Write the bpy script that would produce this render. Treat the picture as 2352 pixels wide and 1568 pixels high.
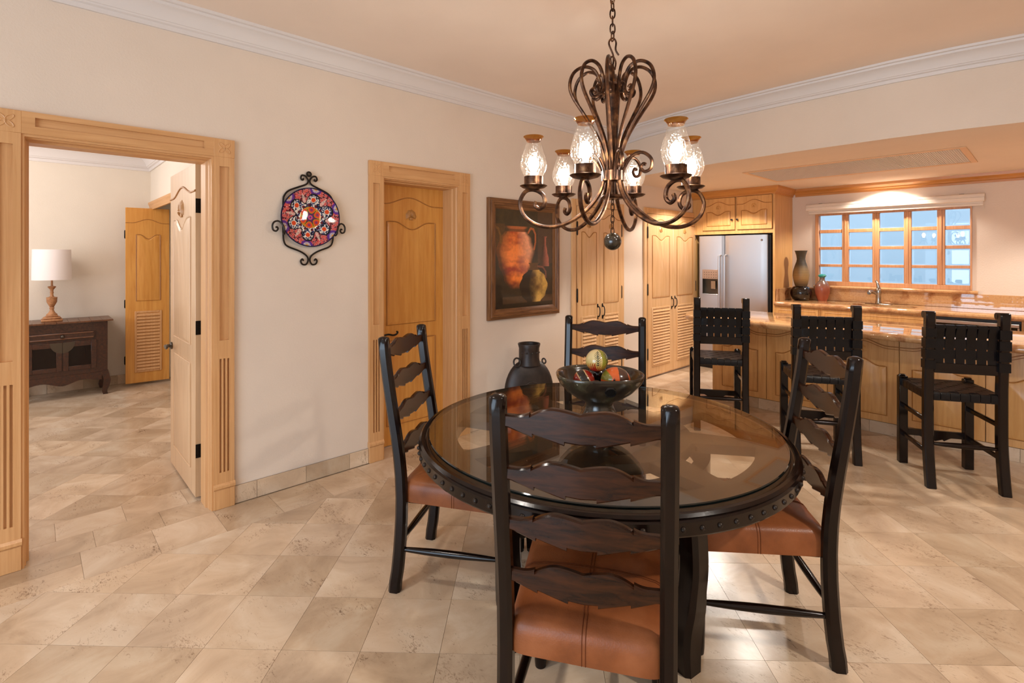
import bpy, bmesh, math, random
from mathutils import Vector, Matrix
random.seed(7)
PI = math.pi
R = math.radians
scene = bpy.context.scene
for o in list(bpy.data.objects):
    bpy.data.objects.remove(o)

# ------------------------------------------------------------------ camera, world, lights, exposure
cam_d = bpy.data.cameras.new('camera')
cam = bpy.data.objects.new('camera', cam_d)
scene.collection.objects.link(cam)
cam.location = (0, 0, 1.5)
cam.rotation_euler = (PI / 2, 0, R(46.6))
cam_d.sensor_width = 36
cam_d.lens = 1172.0 / 2352 * 36
cam_d.shift_y = -196.0 / 2352
cam_d.clip_start = 0.05
scene.camera = cam

scene.view_settings.view_transform = 'Standard'
scene.view_settings.look = 'None'
scene.view_settings.gamma = 1.0
scene.view_settings.use_curve_mapping = False
scene.view_settings.exposure = 0.55

world = bpy.data.worlds.new('sky')
scene.world = world
world.use_nodes = True
wn = world.node_tree
wn.nodes.clear()
w_out = wn.nodes.new('ShaderNodeOutputWorld')
w_bg = wn.nodes.new('ShaderNodeBackground')
w_tc = wn.nodes.new('ShaderNodeTexCoord')
w_sep = wn.nodes.new('ShaderNodeSeparateXYZ')
w_ramp = wn.nodes.new('ShaderNodeValToRGB')
wn.links.new(w_tc.outputs['Generated'], w_sep.inputs[0])
wn.links.new(w_sep.outputs['Z'], w_ramp.inputs['Fac'])
wn.links.new(w_ramp.outputs['Color'], w_bg.inputs['Color'])
wn.links.new(w_bg.outputs[0], w_out.inputs[0])
w_ramp.color_ramp.elements[0].position = 0.0
w_ramp.color_ramp.elements[0].color = (0.88, 0.95, 1.0, 1)
w_ramp.color_ramp.elements[1].position = 0.6
w_ramp.color_ramp.elements[1].color = (0.55, 0.74, 1.0, 1)
w_bg.inputs['Strength'].default_value = 1.15


def lamp(name, kind, loc, power, color, rot=(0, 0, 0), **kw):
    d = bpy.data.lights.new(name, kind)
    d.energy = power
    d.color = color
    for k, v in kw.items():
        setattr(d, k, v)
    o = bpy.data.objects.new(name, d)
    o.location = loc
    o.rotation_euler = rot
    scene.collection.objects.link(o)
    return o


WARM = (1.0, 0.92, 0.83)
# daylight coming through the wide sliding doors behind the camera and the bedroom window
lamp('daylight_terrace', 'AREA', (-0.2, -3.95, 1.25), 108, (0.62, 0.80, 1.0), (PI / 2, 0, 0), shape='RECTANGLE', size=3.4, size_y=2.3)
lamp('daylight_bedroom', 'AREA', (-5.6, -2.4, 1.5), 30, (0.95, 0.95, 1.0), (PI / 2, 0, 0), shape='RECTANGLE', size=2.2, size_y=1.6)
# recessed ceiling lights, with unseen fill spots added among them
lamp('downlight_sink', 'SPOT', (-1.31, 7.04, 2.355), 75, WARM, (R(4), 0, 0), spot_size=R(130), spot_blend=0.35, shadow_soft_size=0.05)
lamp('downlight_refrigerator', 'SPOT', (-2.80, 5.95, 2.355), 75, WARM, (0, 0, 0), spot_size=R(132), spot_blend=0.2, shadow_soft_size=0.05)
lamp('downlight_bar', 'SPOT', (-2.0, 5.03, 2.355), 90, WARM, (0, 0, 0), spot_size=R(120), spot_blend=0.3, shadow_soft_size=0.06)
lamp('downlight_range', 'SPOT', (0.7, 5.9, 2.355), 140, WARM, (0, 0, 0), spot_size=R(140), spot_blend=0.3, shadow_soft_size=0.06)  # unseen spot right of frame, no fixture known there
lamp('downlight_living', 'SPOT', (1.4, 1.9, 2.88), 190, WARM, (0, 0, 0), spot_size=R(150), spot_blend=0.6, shadow_soft_size=0.08)  # added fill spot out of view, brightens the dining room
lamp('downlight_hall', 'SPOT', (-1.7, -0.2, 2.88), 75, WARM, (0, 0, 0), spot_size=R(105), spot_blend=0.8, shadow_soft_size=0.10)  # added fill with no known fixture, lifts the left floor
lamp('bedroom_ceiling_light', 'POINT', (-6.1, -0.5, 2.45), 34, (1.0, 0.93, 0.88), shadow_soft_size=0.45)

# ------------------------------------------------------------------ helpers
COL = scene.collection


def lin(h):
    h = h.lstrip('#')
    out = []
    for i in (0, 2, 4):
        c = int(h[i:i + 2], 16) / 255
        out.append(c / 12.92 if c <= 0.04045 else ((c + 0.055) / 1.055) ** 2.4)
    return tuple(out)


def rgba(h):
    return lin(h) + (1,)


class MB:
    def __init__(s):
        s.bm = bmesh.new()
        s.mi = 0

    def _tag(s, n0):
        s.bm.faces.ensure_lookup_table()
        for f in s.bm.faces[n0:]:
            f.material_index = s.mi

    def box(s, x0, y0, z0, x1, y1, z1, bev=0.0, M=None, seg=1):
        n0 = len(s.bm.faces)
        r = bmesh.ops.create_cube(s.bm, size=1)
        vs = r['verts']
        for v in vs:
            v.co = Vector(((x0 + x1) / 2 + v.co.x * (x1 - x0), (y0 + y1) / 2 + v.co.y * (y1 - y0), (z0 + z1) / 2 + v.co.z * (z1 - z0)))
        if bev > 0:
            es = list({e for v in vs for e in v.link_edges})
            rr = bmesh.ops.bevel(s.bm, geom=es, offset=bev, segments=seg, profile=0.5, affect='EDGES')
            vs = list({v for v in rr['verts']} | {v for v in vs if v.is_valid})
        if M is not None:
            bmesh.ops.transform(s.bm, matrix=M, verts=[v for v in vs if v.is_valid])
        s._tag(n0)
        return s

    def rings(s, rings, cap=True, closed=False):
        n0 = len(s.bm.faces)
        V = [[s.bm.verts.new(p) for p in r] for r in rings]
        n = len(V[0])
        m = len(V)
        for i in range(m if closed else m - 1):
            a, b = V[i], V[(i + 1) % m]
            for j in range(n):
                k = (j + 1) % n
                try:
                    s.bm.faces.new((a[j], a[k], b[k], b[j]))
                except ValueError:
                    pass
        if cap and not closed:
            for r, rev in ((V[0], True), (V[-1], False)):
                try:
                    s.bm.faces.new(list(reversed(r)) if rev else r)
                except ValueError:
                    pass
        s._tag(n0)
        return s

    def tube(s, pts, r, seg=8, closed=False, flat=None):
        pts = [Vector(p) for p in pts]
        n = len(pts)
        rr = r if isinstance(r, (list, tuple)) else [r] * n
        T = []
        for i in range(n):
            if closed:
                t = pts[(i + 1) % n] - pts[i - 1]
            else:
                t = pts[min(i + 1, n - 1)] - pts[max(i - 1, 0)]
            T.append(t.normalized() if t.length > 1e-9 else Vector((0, 0, 1)))
        if closed:
            nv = Vector((0, 0, 0))
            for i in range(n):
                nv += pts[i - 1].cross(pts[i])
            nv = nv.normalized()
        ref = nv if closed else Vector((0, 0, 1)) if abs(T[0].z) < 0.9 else Vector((1, 0, 0))
        N = (ref - T[0] * ref.dot(T[0])).normalized()
        rings = []
        for i in range(n):
            N = nv if closed else N - T[i] * N.dot(T[i])
            N = N.normalized() if N.length > 1e-6 else T[i].orthogonal().normalized()
            Bv = T[i].cross(N)
            rings.append([pts[i] + (N * math.cos(2 * PI * k / seg) + Bv * math.sin(2 * PI * k / seg)) * rr[i] for k in range(seg)])
        return s.rings(rings, cap=True, closed=closed)

    def lathe(s, prof, seg=24, c=(0, 0, 0), M=None, fx=None):
        rings = []
        for r, z in prof:
            ring = []
            for k in range(seg):
                a = 2 * PI * k / seg
                q = r if fx is None else fx(r, z, a)
                p = Vector((c[0] + q * math.cos(a), c[1] + q * math.sin(a), c[2] + z))
                ring.append(M @ p if M is not None else p)
            rings.append(ring)
        return s.rings(rings, cap=True)

    def prism(s, poly, y0, y1, inset=None):
        """poly of (x, z) counter-clockwise seen from -y; front at y0, back at y1"""
        n0 = len(s.bm.faces)
        back = [s.bm.verts.new((x, y1, z)) for x, z in poly]
        front = [s.bm.verts.new((x, y0, z)) for x, z in poly]
        n = len(poly)
        for j in range(n):
            k = (j + 1) % n
            s.bm.faces.new((front[j], back[j], back[k], front[k]))
        s.bm.faces.new(list(reversed(back)))
        if inset:
            d, dy = inset
            xs = [p[0] for p in poly]
            zs = [p[1] for p in poly]
            cx, cz = (min(xs) + max(xs)) / 2, (min(zs) + max(zs)) / 2
            sx = 1 - 2 * d / (max(xs) - min(xs))
            sz = 1 - 2 * d / (max(zs) - min(zs))
            inn = [s.bm.verts.new((cx + (x - cx) * sx, y0 - dy, cz + (z - cz) * sz)) for x, z in poly]
            for j in range(n):
                k = (j + 1) % n
                s.bm.faces.new((inn[j], front[j], front[k], inn[k]))
            s.bm.faces.new(inn)
        else:
            s.bm.faces.new(front)
        s._tag(n0)
        return s

    def plan(s, poly, z0, z1):
        n0 = len(s.bm.faces)
        a = [s.bm.verts.new((x, y, z0)) for x, y in poly]
        b = [s.bm.verts.new((x, y, z1)) for x, y in poly]
        n = len(poly)
        for j in range(n):
            k = (j + 1) % n
            s.bm.faces.new((a[j], a[k], b[k], b[j]))
        s.bm.faces.new(list(reversed(a)))
        s.bm.faces.new(b)
        s._tag(n0)
        return s

    def sphere(s, c, r, seg=16, rg=10, sc=(1, 1, 1)):
        prof = [(max(r * math.sin(PI * i / rg), 0.0002), -r * math.cos(PI * i / rg)) for i in range(rg + 1)]
        rings = []
        for q, z in prof:
            rings.append([Vector((c[0] + sc[0] * q * math.cos(2 * PI * k / seg), c[1] + sc[1] * q * math.sin(2 * PI * k / seg), c[2] + sc[2] * z)) for k in range(seg)])
        return s.rings(rings)

    def out(s, name, mat, parent=None, smooth=True, angle=40, paint=None):
        bmesh.ops.recalc_face_normals(s.bm, faces=s.bm.faces[:])
        me = bpy.data.meshes.new(name)
        s.bm.to_mesh(me)
        s.bm.free()
        for m in (mat if isinstance(mat, (list, tuple)) else [mat]):
            me.materials.append(m)
        if smooth:
            me.polygons.foreach_set('use_smooth', [True] * len(me.polygons))
            me.set_sharp_from_angle(angle=R(angle))
        if paint:
            at = me.color_attributes.new('Col', 'FLOAT_COLOR', 'POINT')
            for i, v in enumerate(me.vertices):
                at.data[i].color = tuple(paint(v.co)) + (1,)
        o = bpy.data.objects.new(name, me)
        COL.objects.link(o)
        if parent is not None:
            o.parent = parent
        return o


def sweep(path, prof, z_is_second=True, closed=False):
    """sweep profile [(out, z)] along plan path; out goes to the right of the path"""
    rings = []
    n = len(path)
    for i in range(n):
        p = Vector(path[i])
        if i == 0:
            d0 = d1 = (Vector(path[1]) - p).normalized()
        elif i == n - 1:
            d0 = d1 = (p - Vector(path[i - 1])).normalized()
        else:
            d0 = (p - Vector(path[i - 1])).normalized()
            d1 = (Vector(path[i + 1]) - p).normalized()
        n0 = Vector((d0.y, -d0.x))
        n1 = Vector((d1.y, -d1.x))
        b = (n0 + n1).normalized()
        k = 1 / max(b.dot(n0), 0.3)
        rings.append([(p.x + b.x * o * k, p.y + b.y * o * k, z) for o, z in prof])
    m = MB()
    m.rings(rings)
    return m


def spline(pts, n=6, closed=False):
    P = [Vector(p) for p in pts]
    out = []
    N = len(P)
    rng = range(N if closed else N - 1)
    for i in rng:
        if closed:
            p0, p1, p2, p3 = P[i - 1], P[i], P[(i + 1) % N], P[(i + 2) % N]
        else:
            p0, p1, p2, p3 = P[max(i - 1, 0)], P[i], P[i + 1], P[min(i + 2, N - 1)]
        for j in range(n):
            t = j / n
            out.append(0.5 * ((2 * p1) + (p2 - p0) * t + (2 * p0 - 5 * p1 + 4 * p2 - p3) * t * t + (3 * p1 - p0 - 3 * p2 + p3) * t ** 3))
    if not closed:
        out.append(P[-1])
    return out


def empty(name, loc=(0, 0, 0), rz=0.0, label=None, cat=None, group=None, kind=None):
    o = bpy.data.objects.new(name, None)
    o.empty_display_size = 0.1
    o.location = loc
    o.rotation_euler = (0, 0, rz)
    COL.objects.link(o)
    tag(o, label, cat, group, kind)
    return o


def tag(o, label=None, cat=None, group=None, kind=None):
    if label:
        o['label'] = label
    if cat:
        o['category'] = cat
    if group:
        o['group'] = group
    if kind:
        o['kind'] = kind
    return o


KIDS = {}


def copy_tree(o, parent=None):
    c = o.copy()
    COL.objects.link(c)
    if parent is not None:
        c.parent = parent
    for ch in [x for x in bpy.data.objects if x.parent == o]:
        copy_tree(ch, c)
    return c


# ------------------------------------------------------------------ materials
def mat(name, color, rough=0.5, metal=0.0, spec=0.5, coat=0.0, coat_rough=0.1):
    m = bpy.data.materials.new(name)
    m.use_nodes = True
    b = m.node_tree.nodes['Principled BSDF']
    b.inputs['Base Color'].default_value = tuple(color) + (1,)
    b.inputs['Roughness'].default_value = rough
    b.inputs['Metallic'].default_value = metal
    b.inputs['Specular IOR Level'].default_value = spec
    b.inputs['Coat Weight'].default_value = coat
    b.inputs['Coat Roughness'].default_value = coat_rough
    m.diffuse_color = tuple(color) + (1,)
    return m


def nd(m, t, **kw):
    n = m.node_tree.nodes.new(t)
    for k, v in kw.items():
        if k in n.inputs:
            n.inputs[k].default_value = v
        else:
            setattr(n, k, v)
    return n


def lk(m, a, b):
    m.node_tree.links.new(a, b)


def bsdf(m):
    return m.node_tree.nodes['Principled BSDF']


def coords(m, scale=(1, 1, 1), rnd=False, kind='Object'):
    tc = nd(m, 'ShaderNodeTexCoord')
    mp = nd(m, 'ShaderNodeMapping')
    mp.inputs['Scale'].default_value = scale
    src = tc.outputs[kind]
    if rnd:
        oi = nd(m, 'ShaderNodeObjectInfo')
        mul = nd(m, 'ShaderNodeVectorMath', operation='SCALE')
        comb = nd(m, 'ShaderNodeCombineXYZ')
        ad = nd(m, 'ShaderNodeMath', operation='MULTIPLY')
        ad.inputs[1].default_value = 7.31
        lk(m, oi.outputs['Random'], ad.inputs[0])
        fr = nd(m, 'ShaderNodeMath', operation='FRACT')
        lk(m, ad.outputs[0], fr.inputs[0])
        lk(m, oi.outputs['Random'], comb.inputs[0])
        lk(m, fr.outputs[0], comb.inputs[1])
        lk(m, fr.outputs[0], comb.inputs[2])
        lk(m, comb.outputs[0], mul.inputs[0])
        mul.inputs['Scale'].default_value = 37.0
        add = nd(m, 'ShaderNodeVectorMath', operation='ADD')
        lk(m, src, add.inputs[0])
        lk(m, mul.outputs[0], add.inputs[1])
        src = add.outputs[0]
    lk(m, src, mp.inputs['Vector'])
    return mp.outputs[0]


def ramp(m, fac, stops):
    r = nd(m, 'ShaderNodeValToRGB')
    e = r.color_ramp.elements
    while len(e) < len(stops):
        e.new(0.5)
    for i, (p, c) in enumerate(stops):
        e[i].position = p
        e[i].color = tuple(c) + (1,) if len(c) == 3 else c
    lk(m, fac, r.inputs['Fac'])
    return r.outputs['Color']


def bump(m, h, strength, dist=0.01):
    b = nd(m, 'ShaderNodeBump')
    b.inputs['Strength'].default_value = strength
    b.inputs['Distance'].default_value = dist
    lk(m, h, b.inputs['Height'])
    lk(m, b.outputs[0], bsdf(m).inputs['Normal'])
    return b


def noise(m, vec, scale, detail=4, rough=0.55, dist=0.0):
    n = nd(m, 'ShaderNodeTexNoise')
    n.inputs['Scale'].default_value = scale
    n.inputs['Detail'].default_value = detail
    n.inputs['Roughness'].default_value = rough
    n.inputs['Distortion'].default_value = dist
    lk(m, vec, n.inputs['Vector'])
    return n.outputs['Fac']


def stucco(name, h, b=0.25):
    m = mat(name, lin(h), 0.85, spec=0.25)
    v = coords(m, kind='Object')
    f = noise(m, v, 90, 5, 0.6)
    bump(m, f, b, 0.006)
    g = noise(m, v, 2.2, 3)
    c = lin(h)
    lk(m, ramp(m, g, [(0.3, [x * 0.95 for x in c]), (0.7, c)]), bsdf(m).inputs['Base Color'])
    return m


def wood(name, a, b, rough=0.4, scale=(14, 14, 1.1), coat=0.0, contrast=(0.35, 0.68), bs=0.05, nscale=3.0, coat_rough=0.12):
    m = mat(name, lin(a), rough, coat=coat, coat_rough=coat_rough)
    v = coords(m, scale)
    f = noise(m, v, nscale, 6, 0.6, 0.6)
    lk(m, ramp(m, f, [(contrast[0], lin(b)), (contrast[1], lin(a))]), bsdf(m).inputs['Base Color'])
    bump(m, f, bs, 0.004)
    return m


M = {}
M['wall'] = stucco('cream_stucco', 'E4D3C2')
M['bed_wall'] = stucco('bedroom_stucco', 'E6DACA')
M['ceiling'] = stucco('ceiling_plaster', 'F0DFD0', 0.12)
M['crown'] = mat('white_crown_paint', lin('DDD6D2'), 0.5)
M['door_wood'] = wood('honey_maple', 'DDA050', 'CC8A3C', 0.38, (10, 10, 0.7), coat=0.15)
M['closet_wood'] = wood('pale_honey_closet', 'E2B888', 'D4A570', 0.38, (10, 10, 0.7), coat=0.15)  # same honey wood as the doors, lightened to paint in stronger light
M['glaze_line'] = wood('stained_groove', 'B47A3C', 'A06A30', 0.45, (10, 10, 1))  # darker wood tone for the groove and bead lines
M['case_wood'] = wood('pale_maple_casing', 'D8A672', 'C8935E', 0.4, (18, 18, 0.6))
M['case_wood_h'] = wood('pale_maple_header', 'D8A672', 'C8935E', 0.4, (0.6, 18, 18))
M['cab_wood'] = wood('maple_cabinet', 'DCAA6C', 'C99556', 0.36, (12, 12, 0.8), coat=0.15)
M['crown_wood'] = wood('maple_crown', 'C98B45', 'B87834', 0.38, (0.7, 14, 14), coat=0.1)
M['frame_wood'] = wood('cedar_window', 'D39A6C', 'C28654', 0.4, (20, 20, 1))
M['dark'] = wood('dark_walnut', '1A0B07', '0A0503', 0.16, (30, 30, 2.0), coat=0.0, contrast=(0.3, 0.75))
M['dark_slat'] = wood('walnut_slat', '42220F', '190C07', 0.17, (4, 20, 26), coat=0.0, contrast=(0.32, 0.7), nscale=2.2)
M['table_wood'] = wood('walnut_table', '2E1B0D', '170D08', 0.25, (9, 9, 3), coat=0.0)
M['dresser'] = wood('dresser_walnut', '4A2513', '27120A', 0.35, (16, 4, 16), coat=0.3)
M['dresser_top'] = wood('dresser_plank', '6E4426', '543019', 0.4, (12, 2, 12), coat=0.2)
M['bronze'] = mat('aged_bronze', lin('6A4A34'), 0.34, 0.85)
_v = coords(M['bronze'])
lk(M['bronze'], ramp(M['bronze'], noise(M['bronze'], _v, 26, 5), [(0.35, lin('2A1C16')), (0.55, lin('5C3E2C')), (0.78, lin('A2764E'))]), bsdf(M['bronze']).inputs['Base Color'])
M['iron'] = mat('wrought_iron', lin('2E2620'), 0.42, 0.7)
M['blackiron'] = mat('black_iron', lin('15110F'), 0.4, 0.6)
M['steel'] = mat('brushed_steel', lin('CFCFD2'), 0.42, 1.0)
bsdf(M['steel']).inputs['Anisotropic'].default_value = 0.9
M['taupe'] = mat('taupe_plastic', lin('A88C7A'), 0.35)
M['chrome'] = mat('satin_nickel', lin('B0A79C'), 0.18, 1.0)
M['black'] = mat('black_plastic', lin('0B0A0B'), 0.3)
M['oven'] = mat('black_glass', lin('0A0A0B'), 0.08)
M['nickel'] = mat('aged_nickel', lin('5A5248'), 0.35, 0.8)
M['seam'] = mat('leather_seam', lin('5E3018'), 0.8, spec=0.1)
# leather
for _k in ('dark', 'dark_slat'):
    bsdf(M[_k]).inputs['Specular IOR Level'].default_value = 0.32
m = M['leather'] = mat('tan_leather', lin('A85C2A'), 0.36, spec=0.25)
_v = coords(m)
_f = noise(m, _v, 5, 5)
lk(m, ramp(m, _f, [(0.32, lin('6A391E')), (0.52, lin('864C29')), (0.75, lin('9C5F3B'))]), bsdf(m).inputs['Base Color'])
_vo = nd(m, 'ShaderNodeTexVoronoi')
_vo.inputs['Scale'].default_value = 220
lk(m, _v, _vo.inputs['Vector'])
bump(m, _vo.outputs['Distance'], 0.12, 0.002)
m = M['strap'] = mat('black_leather_strap', lin('0C0809'), 0.28, spec=0.25)
_v = coords(m)
bump(m, noise(m, _v, 90, 4), 0.35, 0.003)
# granite
m = M['granite'] = mat('golden_granite', lin('C08A58'), 0.03, spec=0.75, coat=0.4, coat_rough=0.01)
_v = coords(m)
_f1 = noise(m, _v, 70, 6, 0.7)
_f2 = noise(m, _v, 4, 4, 0.6, 1.2)
_mx = nd(m, 'ShaderNodeMix', data_type='RGBA')
_mx.blend_type = 'MULTIPLY'
_mx.inputs['Factor'].default_value = 1.0
lk(m, ramp(m, _f1, [(0.28, lin('9A6A4A')), (0.42, lin('C79868')), (0.7, lin('D2A878'))]), _mx.inputs['A'])
lk(m, ramp(m, _f2, [(0.28, lin('B0806A')), (0.5, (1, 1, 1))]), _mx.inputs['B'])
lk(m, _mx.outputs['Result'], bsdf(m).inputs['Base Color'])


def travertine(name, tint=1.0):
    m = mat(name, lin('CDAE88'), 0.16, spec=0.5)
    v = coords(m, rnd=True)
    oi = nd(m, 'ShaderNodeObjectInfo')
    f1 = noise(m, v, 3.2, 6, 0.6, 0.8)
    v2 = coords(m, (1.0, 2.2, 1.0), rnd=True)
    f2n = noise(m, v2, 34, 8, 0.8, 1.2)
    msk = noise(m, v, 5.0, 3, 0.5)
    mm = nd(m, 'ShaderNodeMath', operation='MULTIPLY_ADD')
    mm.inputs[1].default_value = 0.42
    lk(m, msk, mm.inputs[0])
    lk(m, f2n, mm.inputs[2])
    m3 = nd(m, 'ShaderNodeMath', operation='SUBTRACT')
    m3.inputs[1].default_value = 0.222
    lk(m, mm.outputs[0], m3.inputs[0])
    f2 = m3.outputs[0]
    base = ramp(m, f1, [(0.3, lin('B79F86')), (0.5, lin('CDB59B')), (0.72, lin('DECCB6'))])
    pits = ramp(m, f2, [(0.29, lin('806448')), (0.40, (1, 1, 1))])
    tone = ramp(m, oi.outputs['Random'], [(0.0, (0.78, 0.74, 0.68)), (0.3, (0.90, 0.88, 0.84)), (0.6, (1, 1, 1)), (1.0, (1.08, 1.05, 1.0))])
    a = nd(m, 'ShaderNodeMix', data_type='RGBA')
    a.blend_type = 'MULTIPLY'
    a.inputs['Factor'].default_value = 0.8
    lk(m, base, a.inputs['A'])
    lk(m, pits, a.inputs['B'])
    b = nd(m, 'ShaderNodeMix', data_type='RGBA')
    b.blend_type = 'MULTIPLY'
    b.inputs['Factor'].default_value = 1.0
    lk(m, a.outputs['Result'], b.inputs['A'])
    lk(m, tone, b.inputs['B'])
    lk(m, b.outputs['Result'], bsdf(m).inputs['Base Color'])
    rr = nd(m, 'ShaderNodeMapRange')
    rr.inputs['To Min'].default_value = 0.30
    rr.inputs['To Max'].default_value = 0.14
    lk(m, f2, rr.inputs['Value'])
    lk(m, rr.outputs[0], bsdf(m).inputs['Roughness'])
    bump(m, f2, 0.04, 0.002)
    return m


M['tile'] = travertine('travertine')
M['grout'] = mat('grout', lin('B39A7E'), 0.8)


def thin_glass(name, tint=(1, 1, 1), rough=0.0, ior=1.5, haze=0.0, crackle=False, glossy=(1, 1, 1)):
    m = bpy.data.materials.new(name)
    m.use_nodes = True
    nt = m.node_tree
    nt.nodes.clear()
    out = nt.nodes.new('ShaderNodeOutputMaterial')
    tr = nt.nodes.new('ShaderNodeBsdfTransparent')
    tr.inputs[0].default_value = tuple(tint) + (1,)
    gl = nt.nodes.new('ShaderNodeBsdfGlossy')
    gl.inputs['Color'].default_value = tuple(glossy) + (1,)
    gl.inputs['Roughness'].default_value = rough
    fr = nt.nodes.new('ShaderNodeFresnel')
    # same reflectance on both faces of a thin sheet
    ge = nt.nodes.new('ShaderNodeNewGeometry')
    mr = nt.nodes.new('ShaderNodeMapRange')
    mr.inputs['To Min'].default_value = ior
    mr.inputs['To Max'].default_value = 1.0 / ior
    nt.links.new(ge.outputs['Backfacing'], mr.inputs['Value'])
    nt.links.new(mr.outputs[0], fr.inputs['IOR'])
    mx = nt.nodes.new('ShaderNodeMixShader')
    nt.links.new(fr.outputs[0], mx.inputs[0])
    nt.links.new(tr.outputs[0], mx.inputs[1])
    nt.links.new(gl.outputs[0], mx.inputs[2])
    last = mx.outputs[0]
    if haze > 0:
        df = nt.nodes.new('ShaderNodeBsdfTranslucent')
        df.inputs[0].default_value = (1, 0.93, 0.82, 1)
        d2 = nt.nodes.new('ShaderNodeBsdfDiffuse')
        d2.inputs[0].default_value = (1, 0.95, 0.88, 1)
        ms = nt.nodes.new('ShaderNodeMixShader')
        nt.links.new(df.outputs[0], ms.inputs[1])
        nt.links.new(d2.outputs[0], ms.inputs[2])
        m2 = nt.nodes.new('ShaderNodeMixShader')
        m2.inputs[0].default_value = haze
        nt.links.new(last, m2.inputs[1])
        nt.links.new(ms.outputs[0], m2.inputs[2])
        last = m2.outputs[0]
        if crackle:
            tc = nt.nodes.new('ShaderNodeTexCoord')
            vo = nt.nodes.new('ShaderNodeTexVoronoi')
            vo.feature = 'DISTANCE_TO_EDGE'
            vo.inputs['Scale'].default_value = 75
            nz = nt.nodes.new('ShaderNodeTexNoise')
            nz.inputs['Scale'].default_value = 40
            nt.links.new(tc.outputs['Object'], vo.inputs['Vector'])
            rp = nt.nodes.new('ShaderNodeValToRGB')
            rp.color_ramp.elements[0].position = 0.0
            rp.color_ramp.elements[0].color = (0.022, 0.022, 0.022, 1)
            rp.color_ramp.elements[1].position = 0.07
            rp.color_ramp.elements[1].color = (haze * 0.5,) * 3 + (1,)
            nt.links.new(vo.outputs['Distance'], rp.inputs[0])
            nt.links.new(rp.outputs[0], m2.inputs[0])
            bp = nt.nodes.new('ShaderNodeBump')
            bp.inputs['Strength'].default_value = 0.8
            bp.inputs['Distance'].default_value = 0.004
            nt.links.new(vo.outputs['Distance'], bp.inputs['Height'])
            nt.links.new(bp.outputs[0], gl.inputs['Normal'])
            nt.links.new(bp.outputs[0], fr.inputs['Normal'])
    nt.links.new(last, out.inputs[0])
    m.diffuse_color = tuple(tint) + (0.3,)
    return m


M['pane'] = thin_glass('window_glass', (0.97, 0.99, 1.0))
M['tableglass'] = thin_glass('table_glass', (0.93, 0.95, 0.93), ior=1.52)
M['tableedge'] = mat('table_glass_edge', lin('0D1210'), 0.05)
M['crackle'] = thin_glass('crackle_glass', (0.97, 0.96, 0.94), 0.05, 1.45, haze=0.007, crackle=True)
M['amber'] = thin_glass('amber_glass', (0.74, 0.48, 0.10), 0.04, 1.5, haze=0.006)
m = M['bevelglass'] = mat('bevelled_glass', (1, 1, 1), 0.0)
bsdf(m).inputs['Transmission Weight'].default_value = 1.0
bsdf(m).inputs['IOR'].default_value = 1.3


def emit(name, color, s):
    m = mat(name, color, 0.5)
    bsdf(m).inputs['Emission Color'].default_value = tuple(color) + (1,)
    bsdf(m).inputs['Emission Strength'].default_value = s
    return m


M['bulb'] = emit('lit_bulb', (1.0, 0.91, 0.79), 110.0)


def painted(name, rough, coat=0.0, coat_rough=0.05):
    m = mat(name, (0.5, 0.5, 0.5), rough, coat=coat, coat_rough=coat_rough)
    a = nd(m, 'ShaderNodeAttribute')
    a.attribute_name = 'Col'
    lk(m, a.outputs['Color'], bsdf(m).inputs['Base Color'])
    return m


M['canvas'] = painted('oil_painting', 0.35, 0.35)
M['glaze'] = painted('painted_glaze', 0.45, 0.2, 0.02)
bsdf(M['glaze']).inputs['Specular IOR Level'].default_value = 0.15
M['lacquer'] = painted('painted_lacquer', 0.2, 0.5)
M['shade'] = mat('linen_shade', lin('EFE6E4'), 0.9)
M['lamp_wood'] = wood('pale_turned_wood', 'C08A5C', '9A6640', 0.5, (10, 10, 10))
M['picture_frame'] = wood('carved_pine_frame', '8E6038', '5E3A1C', 0.45, (16, 16, 1.5))
M['picture_frame_h'] = wood('carved_pine_frame_rail', '8E6038', '5E3A1C', 0.45, (1.5, 16, 16))
M['ornament'] = mat('carved_ornament', lin('B58248'), 0.4)
M['cabornament'] = mat('carved_maple_ornament', lin('CF9A58'), 0.4)
M['dooredge'] = wood('door_painted_maple', 'D9B48C', 'CCA57C', 0.36, (10, 10, 0.7), coat=0.2)
m = M['patina'] = mat('bronze_patina_pottery', lin('2E2A1C'), 0.22, coat=0.5, coat_rough=0.1)
_v = coords(m)
lk(m, ramp(m, noise(m, _v, 12, 5), [(0.35, lin('1C130E')), (0.55, lin('33291C')), (0.8, lin('55543A'))]), bsdf(m).inputs['Base Color'])
m = M['flask'] = mat('burnished_black_clay', lin('241B18'), 0.45)
_v = coords(m)
lk(m, ramp(m, noise(m, _v, 9, 5), [(0.35, lin('191311')), (0.75, lin('3A2C25'))]), bsdf(m).inputs['Base Color'])
m = M['vasewood'] = mat('ribbed_vase', lin('A8834E'), 0.5)
_v = coords(m, (1, 1, 1))
_sp = nd(m, 'ShaderNodeSeparateXYZ')
lk(m, _v, _sp.inputs[0])
_c1 = ramp(m, _sp.outputs['Z'], [(0.02, lin('6E5838')), (0.1, lin('B18E58')), (0.22, lin('8C7450')), (0.27, lin('4E4434'))])
_wv = nd(m, 'ShaderNodeTexWave', wave_type='BANDS', bands_direction='Z')
_wv.inputs['Scale'].default_value = 28
_wv.inputs['Distortion'].default_value = 1.5
lk(m, _v, _wv.inputs['Vector'])
_mx = nd(m, 'ShaderNodeMix', data_type='RGBA')
_mx.blend_type = 'MULTIPLY'
_mx.inputs['Factor'].default_value = 0.5
lk(m, _c1, _mx.inputs['A'])
lk(m, _wv.outputs['Color'], _mx.inputs['B'])
lk(m, _mx.outputs['Result'], bsdf(m).inputs['Base Color'])
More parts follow.
